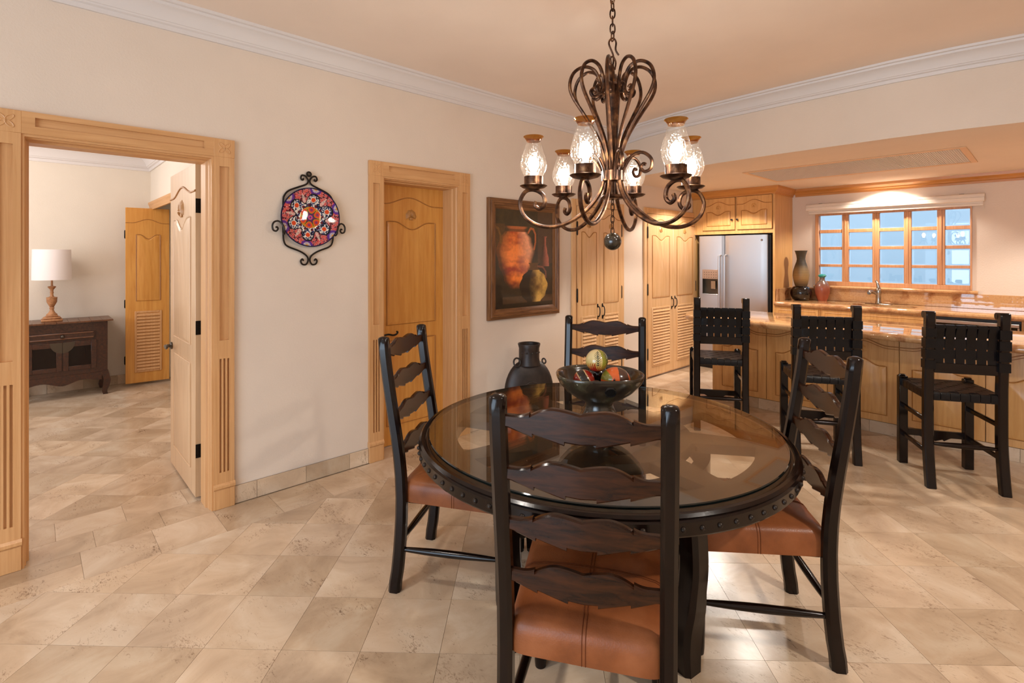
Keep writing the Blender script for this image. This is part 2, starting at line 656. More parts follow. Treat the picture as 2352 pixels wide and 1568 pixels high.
M['blackclay'] = mat('black_glazed_clay', lin('0C0807'), 0.08, coat=0.5)
m = M['redclay'] = mat('copper_red_clay', lin('8C4A34'), 0.3, coat=0.2)
_v = coords(m)
_sp = nd(m, 'ShaderNodeSeparateXYZ')
lk(m, _v, _sp.inputs[0])
lk(m, ramp(m, _sp.outputs['Z'], [(0.05, lin('96492F')), (0.16, lin('8C4A34')), (0.24, lin('6C584C'))]), bsdf(m).inputs['Base Color'])
M['turquoise'] = mat('turquoise_glaze', lin('2E8F86'), 0.2, coat=0.4)
m = M['grille'] = mat('grille_metal', lin('D2CBC6'), 0.6)
M['grille_frame'] = mat('grille_frame', lin('DDB891'), 0.6)
M['blind'] = mat('white_blind', lin('E6DACB'), 0.55)
M['outside'] = mat('outside_paving', lin('9AA3A0'), 0.9)
M['gardenwall'] = mat('pale_blue_render', lin('D6EBF7'), 0.9)
M['hedge'] = mat('hedge', lin('3F5A34'), 0.9)

# ------------------------------------------------------------------ the room shell
WX = -3.411
WT = 0.165


def struct(name, mb, m, label, parent=None, **kw):
    o = mb.out(name, m, parent, **kw)
    if parent is None:
        o['kind'] = 'structure'
        o['label'] = label
    return o


# left wall with two door openings
mb = MB()
X0, X1 = WX - WT, WX
for (ya, yb, za, zb) in ((-4.0, -0.03, 0, 2.9), (-0.03, 0.79, 2.088, 2.9), (0.79, 1.895, 0, 2.9), (1.895, 2.605, 2.088, 2.9), (2.605, 7.28, 0, 2.9)):
    mb.box(X0, ya, za, X1, yb, zb)
struct('wall_left', mb, M['wall'], 'cream stucco wall on the left with the two door openings', smooth=False)

SOF = [(-3.411, 4.95), (-2.95, 4.78), (-2.51, 4.69), (-2.14, 4.65), (-1.55, 4.612), (-0.8, 4.594), (-0.44, 4.615), (-0.12, 4.665), (0.5, 4.80), (1.6, 5.15), (3.8, 6.1)]
mb = MB()
mb.plan([(3.8, 7.28), (-3.411, 7.28)] + SOF, 2.365, 2.9)
struct('wall_soffit', mb, M['wall'], 'dropped cream soffit with curved front over the kitchen', angle=30)
mb = MB()
mb.plan([(3.8, -4.0), (3.8, 7.28), (WX - WT, 7.28), (WX - WT, -4.0)], 2.9, 3.0)
struct('ceiling', mb, M['ceiling'], 'peach plaster ceiling over the dining room', smooth=False)
# kitchen wall with the window opening
WY = 7.28
WIN = (-2.068, -0.580, 1.135, 2.037)
mb = MB()
for (xa, xb, za, zb) in ((WX - WT, WIN[0], 0, 2.9), (WIN[1], 3.8, 0, 2.9), (WIN[0], WIN[1], 0, WIN[2]), (WIN[0], WIN[1], WIN[3], 2.9)):
    mb.box(xa, WY, za, xb, WY + 0.15, zb)
struct('wall_back', mb, M['wall'], 'cream kitchen wall around the paned window', smooth=False)
mb = MB()
mb.box(3.8, -4.15, 0, 3.95, WY + 0.15, 3.0)
struct('wall_right', mb, M['wall'], 'cream stucco wall on the right of the living area', smooth=False)
mb = MB()
for (xa, xb, za, zb) in ((WX - WT, -2.5, 0, 2.9), (3.3, 3.8, 0, 2.9), (-2.5, 3.3, 2.45, 2.9)):
    mb.box(xa, -4.15, za, xb, -4.0, zb)
struct('wall_front', mb, M['wall'], 'cream wall behind the viewer around the wide terrace opening', smooth=False)

# bedroom shell
BX, BY0, BY1, BZ = -7.53, -2.5, 1.07, 2.70
mb = MB()
mb.box(BX - 0.15, BY0 - 0.15, 0, BX, 2.6, 2.85)
struct('wall_bedroom_far', mb, M['bed_wall'], 'bright bedroom wall behind the lamp and dresser', smooth=False)
mb = MB()
CX0, CX1 = -7.44, -6.1
mb.box(CX1, BY1, 0, X0, BY1 + 0.12, BZ)
mb.box(BX, BY1, 2.12, CX1, BY1 + 0.12, BZ)
mb.box(BX, BY1, 0, CX0, BY1 + 0.12, 2.12)
mb.box(BX, 1.75, 0, -5.9, 1.85, BZ)
mb.box(-6.0, BY1 + .12, 0, -5.9, 1.75, BZ)
struct('wall_bedroom_closet', mb, M['bed_wall'], 'bedroom side wall with the closet opening behind the open door', smooth=False)
mb = MB()
mb.box(BX, BY0 - 0.12, 0, -6.7, BY0, BZ)
mb.box(-4.5, BY0 - 0.12, 0, X0, BY0, BZ)
mb.box(-6.7, BY0 - 0.12, 0, -4.5, BY0, 0.7)
mb.box(-6.7, BY0 - 0.12, 2.3, -4.5, BY0, BZ)
struct('wall_bedroom_near', mb, M['bed_wall'], 'bedroom window wall hidden left of the doorway', smooth=False)
mb = MB()
mb.box(BX - .15, BY0 - .15, BZ, X0, 1.85, BZ + 0.1)
struct('ceiling_bedroom', mb, M['crown'], 'white bedroom ceiling seen through the open door', smooth=False)
# enclosure behind door 2
# crown mouldings
CROWN = [(0, 2.765), (0.014, 2.765), (0.016, 2.788), (0.030, 2.794), (0.034, 2.802), (0.040, 2.804), (0.052, 2.834), (0.075, 2.858), (0.098, 2.868), (0.100, 2.882), (0.118, 2.884), (0.12, 2.9), (0, 2.9)]
struct('trim_1', sweep([(WX, -4.0), (WX, 4.95)] + SOF[1:], CROWN), M['crown'], 'white crown moulding along the dining room ceiling', angle=25)
BC = [(o_ * 1.2, BZ - (2.9 - z) * 1.3) for o_, z in CROWN]
struct('trim_2', sweep([(BX, BY0), (BX, BY1), (X0, BY1)], BC), M['crown'], 'white crown moulding in the bedroom', angle=25)
WCR = [(0, 2.268), (0.012, 2.268), (0.016, 2.290), (0.030, 2.298), (0.034, 2.312), (0.062, 2.336), (0.066, 2.365), (0, 2.365)]
struct('trim_3', sweep([(-2.30, WY), (3.8, WY)], WCR), M['crown_wood'], 'honey wood cornice above the kitchen window', angle=25)

# ---- floor
fb = MB()
fb.plan([(3.8, -4.15), (3.8, WY), (BX, WY), (BX, BY0), (WX - WT, BY0), (WX - WT, -4.15)], -0.08, -0.004)
floor = fb.out('floor', M['grout'], None, smooth=False)
tag(floor, 'polished travertine tile floor laid on the diagonal', kind='structure')

TH = R(46.6)
FW = (-math.sin(TH), math.cos(TH))
RT = (math.cos(TH), math.sin(TH))


def clip(poly, nx, ny, d):
    out = []
    for i in range(len(poly)):
        a, b = poly[i - 1], poly[i]
        da, db = a[0] * nx + a[1] * ny - d, b[0] * nx + b[1] * ny - d
        if (da >= 0) != (db >= 0):
            t = da / (da - db)
            out.append((a[0] + (b[0] - a[0]) * t, a[1] + (b[1] - a[1]) * t))
        if db >= 0:
            out.append(b)
    return out


def area(p):
    return abs(sum(p[i - 1][0] * p[i][1] - p[i][0] * p[i - 1][1] for i in range(len(p)))) / 2


tiles = []
S = 0.3030
G = 0.0007
U0, V0 = -0.933, 2.222
q2 = math.sqrt(0.5)


def diag_tiles(x0, x1, y0, y1):
    for i in range(-40, 60):
        for j in range(-40, 60):
            u, v = U0 + i * S, V0 + j * S
            pts = [(u + G, v + G), (u + S - G, v + G), (u + S - G, v + S - G), (u + G, v + S - G)]
            P = [((a - b) * q2, (a + b) * q2) for a, b in pts]
            if max(p[0] for p in P) < x0 or min(p[0] for p in P) > x1 or max(p[1] for p in P) < y0 or min(p[1] for p in P) > y1:
                continue
            full = all(x0 <= p[0] <= x1 and y0 <= p[1] <= y1 for p in P)
            if not full:
                for c in ((1, 0, x0), (-1, 0, -x1), (0, 1, y0), (0, -1, -y1)):
                    P = clip(P, *c)
                    if len(P) < 3:
                        break
            if len(P) >= 3 and area(P) > 0.0006:
                tiles.append((P, full))


def rect_tile(x0, x1, y0, y1):
    tiles.append(([(x0 + G, y0 + G), (x1 - G, y0 + G), (x1 - G, y1 - G), (x0 + G, y1 - G)], False))


diag_tiles(-3.085, 3.8, -4.0, WY)
k = 0
y = -4.1
while y < WY:
    rect_tile(-3.385, -3.085, y + 0.085 - 0.0, min(y + 0.385, WY)) if k % 4 != 1 else (rect_tile(-3.25, -3.085, y + 0.085, y + 0.385), rect_tile(-3.385, -3.25, y + 0.085, y + 0.385))
    y += 0.30
    k += 1
for (a, b) in ((-0.03, 0.101), (0.101, 0.401), (0.401, 0.701), (0.701, 0.79)):
    rect_tile(-3.84, -3.597, a, b)
for (a, b) in ((-0.03, 0.25), (0.25, 0.55), (0.55, 0.79)):
    rect_tile(-3.597, -3.385, a, b)
for (a, b) in ((1.895, 2.1), (2.1, 2.4), (2.4, 2.605)):
    rect_tile(-3.60, -3.385, a, b)
diag_tiles(BX, -3.84, BY0, 1.75)


def seen(P):
    cx = sum(p[0] for p in P) / len(P)
    cy = sum(p[1] for p in P) / len(P)
    best = 0
    for x, y in P + [(cx, cy)]:
        d = x * FW[0] + y * FW[1]
        r = x * RT[0] + y * RT[1]
        if d < 0.5:
            continue
        px, py = 1176 + 1172 * r / d, 588 + 1172 * 1.5 / d
        if -10 < px < 2362 and 588 < py < 1580:
            best = 1
    if not best:
        return None
    if cx > -2.3 and cy > 5.3:
        return None
    if cx < WX - 0.1:      # bedroom: only what the doorway lets through
        t = (WX) / cx
        yy = cy * t
        if not (-0.06 < yy < 0.72) or cy > 1.1:
            return None
    elif cy > 6.9 or cx < -3.41:
        return None
    d = cx * FW[0] + cy * FW[1]
    return area(P) / d ** 3


shown = []
rest = []
for P, full in tiles:
    w = seen(P)
    (shown if w else rest).append((w or 0, P, full))
shown.sort(key=lambda t: -t[0])
rest += shown[295:]
shown = shown[:295]
full_mesh = None
for w, P, full in shown:
    cx = sum(p[0] for p in P) / len(P)
    cy = sum(p[1] for p in P) / len(P)
    if full and full_mesh is not None:
        o = bpy.data.objects.new('tile', full_mesh)
        COL.objects.link(o)
    else:
        t = MB()
        t.plan([(p[0] - cx, p[1] - cy) for p in P], -0.004, 0)
        o = t.out('tile', M['tile'], None, smooth=False)
        if full:
            full_mesh = o.data
    o.location = (cx, cy, 0)
    o.parent = floor
t = MB()
for w, P, full in rest:
    t.plan(P, -0.004, 0)
o = t.out('tile', M['tile'], floor, smooth=False)
o['kind'] = 'stuff'


def tile_base(name, runs, label, h=0.105, step=0.305):
    """runs: (x0,y0,x1,y1,nx,ny) wall line and outward normal"""
    first = True
    mbs = MB()
    root = None
    for (xa, ya, xb, yb, nx, ny) in runs:
        L = math.hypot(xb - xa, yb - ya)
        dx, dy = (xb - xa) / L, (yb - ya) / L
        if root is None:
            b = MB()
        else:
            b = None
        core = b or mbs
        core.plan([(xa, ya), (xb, yb), (xb + nx * 0.004, yb + ny * 0.004), (xa + nx * 0.004, ya + ny * 0.004)], 0, h)
        if root is None:
            root = b.out(name, M['grout'], None, smooth=False)
            tag(root, label, kind='structure')
        s = 0.0
        s1 = step * 0.42
        while s < L - 0.01:
            e = min(s1, L)
            p = MB()
            g = 0.0012
            a0, a1 = s + g, e - g
            p.plan([(xa + dx * a0, ya + dy * a0), (xa + dx * a1, ya + dy * a1), (xa + dx * a1 + nx * 0.012, ya + dy * a1 + ny * 0.012), (xa + dx * a0 + nx * 0.012, ya + dy * a0 + ny * 0.012)], 0.001, h)
            p.out('tile', M['tile'], root, smooth=False)
            s, s1 = e, e + step
    mbs.bm.free()
    return root


tile_base('baseboard_left', [(WX, 0.902, WX, 1.784, 1, 0), (WX, 2.714, WX, 4.058, 1, 0), (WX, 4.988, WX, 5.412, 1, 0)], 'travertine tile skirting along the left wall')
tile_base('baseboard_bedroom', [(BX, -0.6, BX, BY1, 1, 0)], 'travertine tile skirting in the bedroom')

# ------------------------------------------------------------------ carved door and cabinet faces


def bell(s):
    return 0.5 * (1 + math.cos(2 * PI * (s - 0.5) / 0.72)) if 0.14 < s < 0.86 else 0.0


def raised(parent, x0, x1, z0, z1, y, m, scoop=0.05, th=0.008, up=False, inset=0.028, name='raised_panel'):
    n = 20
    top = []
    for i in range(n + 1):
        s = i / n
        k = bell(s)
        top.append((x1 + (x0 - x1) * s, z1 + (k if up else -k) * scoop))
    poly = [(x0, z0), (x1, z0)] + top
    p = MB()
    p.prism(poly, y - 0.001, y + 0.004, (inset, th))
    p.out(name, m, parent, angle=20)
    b = MB()
    b.tube([(a, y - 0.001, c) for a, c in poly], 0.0055, 6, closed=True)
    b.out('panel_bead', M['glaze_line'] if m in (M['cab_wood'], M['closet_wood'], M['door_wood']) else m, parent)


def arch_bead(parent, x0, x1, z, a, y, m, r=0.0045):
    n = 28
    b = MB()
    b.tube([(x0 + (x1 - x0) * i / n, y - 0.0005, z + a * bell(i / n)) for i in range(n + 1)], r, 6)
    b.out('arch_groove', M['glaze_line'], parent)


def shell(parent, x, z, y, r, m):
    b = MB()
    n, k = 24, 6
    rings = []
    for j in range(k + 1):
        s = j / k
        ring = []
        for i in range(n + 1):
            a = R(-25 + 230 * i / n)
            rr = r * s * (1 + 0.05 * math.cos(9 * a) * s)
            h = r * 0.32 * math.sin(PI * min(s * 0.9 + 0.1, 1)) * (0.88 + 0.12 * math.cos(14 * (a - PI / 2)))
            ring.append((x + rr * math.cos(a), y - h, z - r * 0.35 + rr * 1.1 * math.sin(a)))
        ring.append((x, y + 0.001, z - r * 0.35))
        rings.append(ring)
    b.rings(rings, cap=False)
    b.box(x - r * 0.35, y - 0.008, z - r * 0.95, x + r * 0.35, y + 0.001, z - r * 0.5, 0.003)
    b.out('shell_ornament', m, parent, angle=60)


def lever(parent, x, z, y, m, s=1):
    """lever handle: rose and curled lever pointing towards s along x"""
    b = MB()
    rot = Matrix.Translation((x, y, z)) @ Matrix.Rotation(PI / 2, 4, 'X')
    b.lathe([(0.0005, 0), (0.026, 0), (0.026, 0.008), (0.012, 0.014), (0.011, 0.045), (0.0005, 0.047)], 14, M=rot)
    b.tube(spline([(x, y - 0.042, z), (x + s * 0.04, y - 0.05, z + 0.006), (x + s * 0.085, y - 0.05, z - 0.004), (x + s * 0.115, y - 0.05, z + 0.004), (x + s * 0.122, y - 0.05, z + 0.018), (x + s * 0.112, y - 0.05, z + 0.022)], 4), 0.0075, 8)
    b.out('lever_handle', m, parent)


def pull(parent, x, z0, z1, y, m):
    b = MB()
    b.tube(spline([(x, y, z0 + 0.01), (x + 0.004, y - 0.022, z0 + 0.025), (x + 0.004, y - 0.03, (z0 + z1) / 2), (x + 0.004, y - 0.022, z1 - 0.025), (x, y, z1 - 0.01)], 5), 0.0055, 8)
    for z in (z0 + 0.006, z1 - 0.006):
        b.box(x - 0.01, y - 0.006, z - 0.02, x + 0.01, y, z + 0.02, 0.004)
    b.out('pull_handle', m, parent)


def hinge_bar(parent, x, z0, z1, y, m):
    b = MB()
    b.tube([(x, y - 0.006, z0), (x, y - 0.006, z0 + 0.012), (x, y - 0.006, z1 - 0.012), (x, y - 0.006, z1)], [0.002, 0.008, 0.008, 0.002], 8)
    b.out('hinge', m, parent)


_slat_cache = {}


def louvers(parent, x0, x1, z0, z1, y, m, pitch=0.036):
    """framed louvre panel: each slat an object of its own"""
    f = MB()
    w = 0.022
    for bx in ((x0, z0, x0 + w, z1), (x1 - w, z0, x1, z1), (x0 + w, z0, x1 - w, z0 + w), (x0 + w, z1 - w, x1 - w, z1)):
        f.box(bx[0], y - 0.010, bx[1], bx[2], y + 0.004, bx[3], 0.003)
    f.out('louver_frame', m, parent)
    n = int((z1 - z0 - 2 * w) / pitch)
    key = round(x1 - x0, 3)
    for i in range(n):
        z = z0 + w + (z1 - z0 - 2 * w) * (i + 0.5) / n
        if key not in _slat_cache:
            s = MB()
            hw = (x1 - x0) / 2 - w + 0.002
            s.box(-hw, -0.004, -0.021, hw, 0.004, 0.021, 0.002, M=Matrix.Rotation(R(-32), 4, 'X'))
            o = s.out('louver_slat', m, parent, smooth=False)
            _slat_cache[key] = o.data
        else:
            o = bpy.data.objects.new('louver_slat', _slat_cache[key])
            COL.objects.link(o)
            o.parent = parent
        o.location = ((x0 + x1) / 2, y - 0.003, z)


def pilaster(parent, x0, x1, z1, m, y=0.0):
    t0, t1 = 0.010, 0.025
    b = MB()
    b.box(x0, y - t0, 0.13, x1, y, z1)
    w = x1 - x0
    e = w * 0.26
    zt0, zt1 = 1.0, z1 - 0.055
    b.box(x0, y - t1, 0.13, x0 + e, y - t0 + .001, z1)
    b.box(x1 - e, y - t1, 0.13, x1, y - t0 + .001, z1)
    b.box(x0 + e, y - t1, zt1, x1 - e, y - t0 + .001, z1)
    b.box(x0 + e, y - t1, 0.89, x1 - e, y - t0 + .001, zt0)
    b.box(x0 + e, y - t1, 0.13, x1 - e, y - t0 + .001, 0.215)
    fw = (w - 2 * e) / 5
    for k in (1, 3):
        b.box(x0 + e + fw * k, y - t1, 0.215, x0 + e + fw * (k + 1), y - t0 + .001, 0.89)
    b.out('pilaster', m, parent, smooth=False)
    p = MB()
    p.box(x0 - 0.002, y - 0.028, 0, x1 + 0.002, y, 0.115, 0.002)
    p.rings([[(x, y - a, z) for a, z in ((0.0, 0.115), (0.028, 0.115), (0.036, 0.124), (0.036, 0.138), (0.026, 0.15), (0.0, 0.15))] for x in (x0 - 0.004, x1 + 0.004)])
    p.out('plinth', m, parent, angle=25)


def corner_block(parent, x0, x1, z0, z1, m, y=0.0):
    b = MB()
    b.box(x0 - 0.002, y - 0.026, z0, x1 + 0.002, y, z1, 0.002)
    blk = b.out('corner_block', m, parent)
    cx, cz, r = (x0 + x1) / 2, (z0 + z1) / 2, (x1 - x0) * 0.30
    f = MB()
    for k in range(4):
        a = PI / 4 + k * PI / 2
        pts = []
        for i in range(14):
            t = 2 * PI * i / 14
            u, v = r * 0.62 * (1 + math.cos(t)), r * 0.30 * math.sin(t)
            pts.append((cx + u * math.cos(a) - v * math.sin(a), y - 0.026, cz + u * math.sin(a) + v * math.cos(a)))
        f.tube(pts, 0.0032, 6, closed=True)
    f.sphere((cx, y - 0.026, cz), 0.006, 8, 6)
    f.out('carved_flower', m, blk)


def casing(root, x0, x1, zh, depth, pw=0.108):
    """full casing around an opening x0..x1 (clear of the casing), head at zh"""
    m = M['case_wood']
    pilaster(root, x0 - pw, x0, zh, m)
    pilaster(root, x1, x1 + pw, zh, m)
    h = MB()
    h.box(x0, -0.010, zh, x1, 0, zh + pw)
    h.box(x0, -0.025, zh + pw * 0.76, x1, -0.009, zh + pw)
    h.box(x0, -0.025, zh, x1, -0.009, zh + pw * 0.36)
    h.box(x0, -0.025, zh + pw * 0.36, x0 + 0.05, -0.009, zh + pw * 0.76)
    h.box(x1 - 0.05, -0.025, zh + pw * 0.36, x1, -0.009, zh + pw * 0.76)
    h.out('header', M['case_wood_h'], root, smooth=False)
    corner_block(root, x0 - pw, x0, zh, zh + pw, m)
    corner_block(root, x1, x1 + pw, zh, zh + pw, m)
    for (a, b_) in ((x0, x0 + 0.028), (x1 - 0.028, x1)):
        j = MB()
        s = 1 if a == x0 else -1
        xa = x0 if s > 0 else x1
        prof = [(0, -0.018), (0.012, -0.018), (0.012, 0.004), (0.018, 0.010), (0.018, 0.05), (0.028, 0.055), (0.028, depth), (0, depth)]
        j.rings([[(xa + s * p, yy, z) for p, yy in prof] for z in (0, zh)])
        j.out('jamb', m, root, angle=25)
    j = MB()
    prof = [(0, -0.0175), (0.0117, -0.0175), (0.012, 0.004), (0.018, 0.010), (0.018, 0.05), (0.028, 0.055), (0.028, depth), (0, depth)]
    j.rings([[(x, yy, zh - p) for p, yy in prof] for x in (x0 + 0.0003, x1 - 0.0003)])
    j.out('head_jamb', M['case_wood_h'], root, angle=25)


# door 1: open doorway to the bedroom
d1 = empty('door_1', (WX, 0, 0), PI / 2, 'open panelled door and carved casing leading to the bedroom', kind='structure')
casing(d1, -0.03, 0.79, 2.088, WT)
lf = MB()
# leaf stands open at a right angle: local y runs into the bedroom
lf.box(0.743, 0.215, 0.012, 0.783, 0.975, 2.075, 0.002)
leaf = lf.out('door_leaf', M['dooredge'], d1)
# carvings are built flat then turned onto the leaf face (facing -x local)
face = empty('tmp', (0, 0, 0))
T1 = Matrix.Translation((0.743, 0.975, 0)) @ Matrix.Rotation(-PI / 2, 4, 'Z')


def turned(before, Mx, parent):
    for o in [o for o in bpy.data.objects if o.name not in before]:
        if o.parent is face:
            o.parent = parent
            if o.type == 'MESH':
                if o.data.users > 1 or o.location.length > 0:
                    o.matrix_local = Mx @ o.matrix_local
                else:
                    o.data.transform(Mx)


bf = set(o.name for o in bpy.data.objects)
dm = M['dooredge']
raised(face, 0.135, 0.635, 0.94, 1.75, 0, dm, 0.07)
raised(face, 0.135, 0.635, 0.165, 0.82, 0, dm, 0.0)
arch_bead(face, 0.0, 0.76, 1.905, 0.055, 0, dm, 0.007)
shell(face, 0.375, 1.825, 0, 0.068, M['ornament'])
turned(bf, T1, leaf)
for z0, z1 in ((0.254, 0.338), (1.014, 1.10), (1.767, 1.856)):
    h = MB()
    h.box(0.744, 0.2125, z0, 0.782, 0.2155, z1)
    h.tube([(0.787, 0.211, z0), (0.787, 0.211, z1)], 0.006, 8)
    for zz in (0.25, 0.5, 0.75):
        h.tube([(0.763 + (0.006 if zz == 0.5 else -0.004), 0.2128, z0 + (z1 - z0) * zz), (0.763 + (0.006 if zz == 0.5 else -0.004), 0.2112, z0 + (z1 - z0) * zz)], 0.004, 8)
    h.out('hinge', M['blackiron'], leaf)
bf = set(o.name for o in bpy.data.objects)
lever(face, 0.055, 0.86, 0, M['nickel'], 1)
turned(bf, T1, leaf)

# door 2: closed panelled door deep in its frame
d2 = empty('door_2', (WX, 1.895, 0), PI / 2, 'closed honey panelled door with shell ornament in a carved casing', kind='structure')
casing(d2, 0.0, 0.71, 2.088, WT + 0.03)
lf = MB()
lf.box(0.002, 0.178, 0.006, 0.708, 0.218, 2.10, 0.001)
leaf2 = lf.out('door_leaf', M['door_wood'], d2)
raised(leaf2, 0.145, 0.60, 0.955, 1.775, 0.178, M['door_wood'], 0.06)
raised(leaf2, 0.145, 0.60, 0.16, 0.83, 0.178, M['door_wood'], 0.0)
arch_bead(leaf2, 0.03, 0.68, 1.912, 0.06, 0.178, M['door_wood'])
shell(leaf2, 0.365, 1.84, 0.178, 0.05, M['ornament'])
lever(leaf2, 0.09, 0.885, 0.178, M['blackiron'], 1)


def closet(name, y0, w, label, leaves, ztop=2.095):
    root = empty(name, (WX, y0, 0), PI / 2, label, kind='structure')
    c = MB()
    fw = 0.062
    m = M['closet_wood']
    c.box(0, -0.022, 0, fw, 0, ztop, 0.003)
    c.box(w - fw, -0.022, 0, w, 0, ztop, 0.003)
    c.box(fw + 0.0002, -0.0215, ztop - 0.07, w - fw - 0.0002, 0, ztop, 0.003)
    c.box(fw, -0.008, 0.01, w - fw, 0, ztop - 0.07)
    c.out('frame', m, root)
    for k, (a, b_) in enumerate(leaves):
        l = MB()
        l.box(a, -0.03, 0.025, b_, -0.008, ztop - 0.075, 0.002)
        leaf = l.out('door_leaf', m, root)
        mg = min(0.095, (b_ - a) * 0.17)
        raised(leaf, a + mg, b_ - mg, 0.985, 1.755, -0.03, m, 0.055)
        arch_bead(leaf, a, b_, 1.905, 0.055, -0.03, m)
        shell(leaf, (a + b_) / 2, 1.835, -0.03, 0.038, M['ornament'])
        louvers(leaf, a + mg * 0.85, b_ - mg * 0.85, 0.135, 0.865, -0.03, m)
        left = k == 0
        pull(leaf, b_ - 0.04 if left else a + 0.04, 0.83, 0.97, -0.03, M['blackiron'])
        for z in (1.79, 1.09, 0.30):
            hinge_bar(leaf, a - 0.004 if left else b_ + 0.004, z - 0.075, z + 0.075, -0.022, M['blackiron'])
    return root


closet('door_3', 4.06, 0.926, 'narrow honey wood closet with two louvred doors beside the painting', [(0.078, 0.454), (0.458, 0.862)])
closet('door_4', 5.415, 1.352, 'wide honey wood closet with two louvred doors beside the refrigerator', [(0.068, 0.664), (0.668, 1.278)])

# bedroom closet with bifold panel ajar
d5 = empty('door_5', (-7.30, 0.80, 0), R(86), 'orange louvred bifold closet panel standing ajar in the bedroom', kind='structure')
l = MB()
l.box(0, 0, 0.03, 0.42, 0.034, 2.06, 0.002)
leaf = l.out('door_leaf', M['door_wood'], d5)
raised(leaf, 0.1, 0.33, 0.98, 1.75, 0, M['door_wood'], 0.05)
arch_bead(leaf, 0, 0.42, 1.885, 0.045, 0, M['door_wood'])
louvers(leaf, 0.085, 0.345, 0.15, 0.86, 0, M['case_wood'])
for z in (1.75, 0.95, 0.3):
    hinge_bar(leaf, -0.004, z - 0.05, z + 0.05, 0.02, M['blackiron'])
c = MB()
c.box(-0.02, 0, 0, 0, 0, 0) if False else None
hm = sweep([(-7.46, BY1), (X0, BY1)], [(0, 2.05), (0.02, 2.05), (0.025, 2.10), (0.035, 2.12), (0.035, 2.14), (0, 2.14)])
struct('trim_4', hm, M['case_wood_h'], 'maple head casing over the bedroom closet', angle=25)

# ------------------------------------------------------------------ kitchen window
win = empty('window_1', (0, WY, 0), 0, 'cedar window of twenty bevelled panes over the sink', kind='structure')
fm = M['frame_wood']
x0, x1, z0, z1 = WIN
b = MB()
ft = 0.028
b.box(x0, -0.012, z0, x0 + ft + 0.01, 0.09, z1, 0.002)
b.box(x1 - ft + 0.012, -0.012, z0, x1, 0.09, z1, 0.002)
b.box(x0 + ft + 0.0102, -0.0115, z1 - ft, x1 - ft + 0.0118, 0.09, z1, 0.002)
b.box(x0 + ft + 0.0102, -0.0115, z0, x1 - ft + 0.0118, 0.09, z0 + 0.05, 0.002)
b.out('window_frame', fm, win)
colx = [(-2.018, -1.776), (-1.708, -1.464), (-1.396, -1.163), (-1.095, -0.869), (-0.802, -0.592)]
rowz = [(1.829, 2.009), (1.616, 1.789), (1.399, 1.580), (1.188, 1.366)]
for i in range(4):
    b = MB()
    xa, xb = colx[i][1], colx[i + 1][0]
    b.box(xa, -0.004, z0 + 0.05, xb, 0.07, z1 - ft, 0.004)
    b.box((xa + xb) / 2 - 0.008, -0.010, z0 + 0.05, (xa + xb) / 2 + 0.008, 0.0, z1 - ft, 0.002)
    b.out('mullion', fm, win)
pane_mesh = None
for i in range(5):
    for j in range(3):
        b = MB()
        b.box(colx[i][0] - 0.003, 0.002, rowz[j + 1][1], colx[i][1] + 0.003, 0.065, rowz[j][0], 0.003)
        b.out('muntin', fm, win)
    for j in range(4):
        xa, xb = colx[i][0] - 0.002, colx[i][1] + 0.002
        za, zb = rowz[j][0] - 0.002, rowz[j][1] + 0.002
        b = MB()
        d, yf, yb = 0.018, 0.030, 0.042
        ys = 0.038
        outer = [b.bm.verts.new(p) for p in ((xa, ys, za), (xb, ys, za), (xb, ys, zb), (xa, ys, zb))]
        inner = [b.bm.verts.new(p) for p in ((xa + d, yf, za + d), (xb - d, yf, za + d), (xb - d, yf, zb - d), (xa + d, yf, zb - d))]
        bo = [b.bm.verts.new(p) for p in ((xa, yb, za), (xb, yb, za), (xb, yb, zb), (xa, yb, zb))]
        bi = [b.bm.verts.new(p) for p in ((xa + d, yb, za + d), (xb - d, yb, za + d), (xb - d, yb, zb - d), (xa + d, yb, zb - d))]
        b.bm.faces.new(inner)
        b.bm.faces.new(list(reversed(bi)))
        for k in range(4):
            n = (k + 1) % 4
            for f in ((outer[k], outer[n], inner[n], inner[k]), (bo[n], bo[k], bi[k], bi[n]), (outer[n], outer[k], bo[k], bo[n])):
                fc = b.bm.faces.new(f)
                fc.material_index = 1
        b.out('pane', [M['pane'], M['bevelglass']], win, smooth=False)
# pale garden wall outside the kitchen window
b = MB()
b.box(-6, WY + 0.15, -0.2, 6, 10.6, -0.1)
tag(b.out('ground_outside', M['outside'], None, smooth=False), 'paved ground outside the kitchen window', kind='structure')
b = MB()
b.box(-6, 10.6, -0.2, 6, 10.8, 2.75)
tag(b.out('wall_outside', M['gardenwall'], None, smooth=False), 'pale blue garden wall outside the kitchen window', kind='structure')

# roller blind above the window
rb = empty('roller_blind', (0, WY, 0), 0, 'white roller blind cassette mounted above the kitchen window', 'blind')
b = MB()
prof = [(-0.001, 2.072), (-0.085, 2.072), (-0.094, 2.080), (-0.095, 2.112), (-0.085, 2.118), (-0.085, 2.124), (-0.090, 2.130), (-0.085, 2.150), (-0.07, 2.158), (-0.001, 2.158)]
b.rings([[(x, yy, z) for yy, z in prof] for x in (-2.15, -0.478)])
b.out('cassette', M['blind'], rb, angle=30)
b = MB()
b.box(-2.13, -0.06, 2.052, -0.49, -0.045, 2.073)
b.out('rolled_fabric', M['blind'], rb)
b = MB()
b.box(-2.13, -0.068, 2.028, -0.488, -0.04, 2.053, 0.004)
b.out('bottom_rail', M['blind'], rb)
for x in (-2.0, -0.66):
    b = MB()
    b.box(x - 0.02, -0.05, 2.158, x + 0.02, 0, 2.163, 0.001)
    b.out('bracket', M['iron'], rb)
b = MB()
b.tube([(-0.484, -0.05, 2.05), (-0.484, -0.05, 1.98)], 0.002, 6)
b.out('pull_cord', M['blind'], rb)

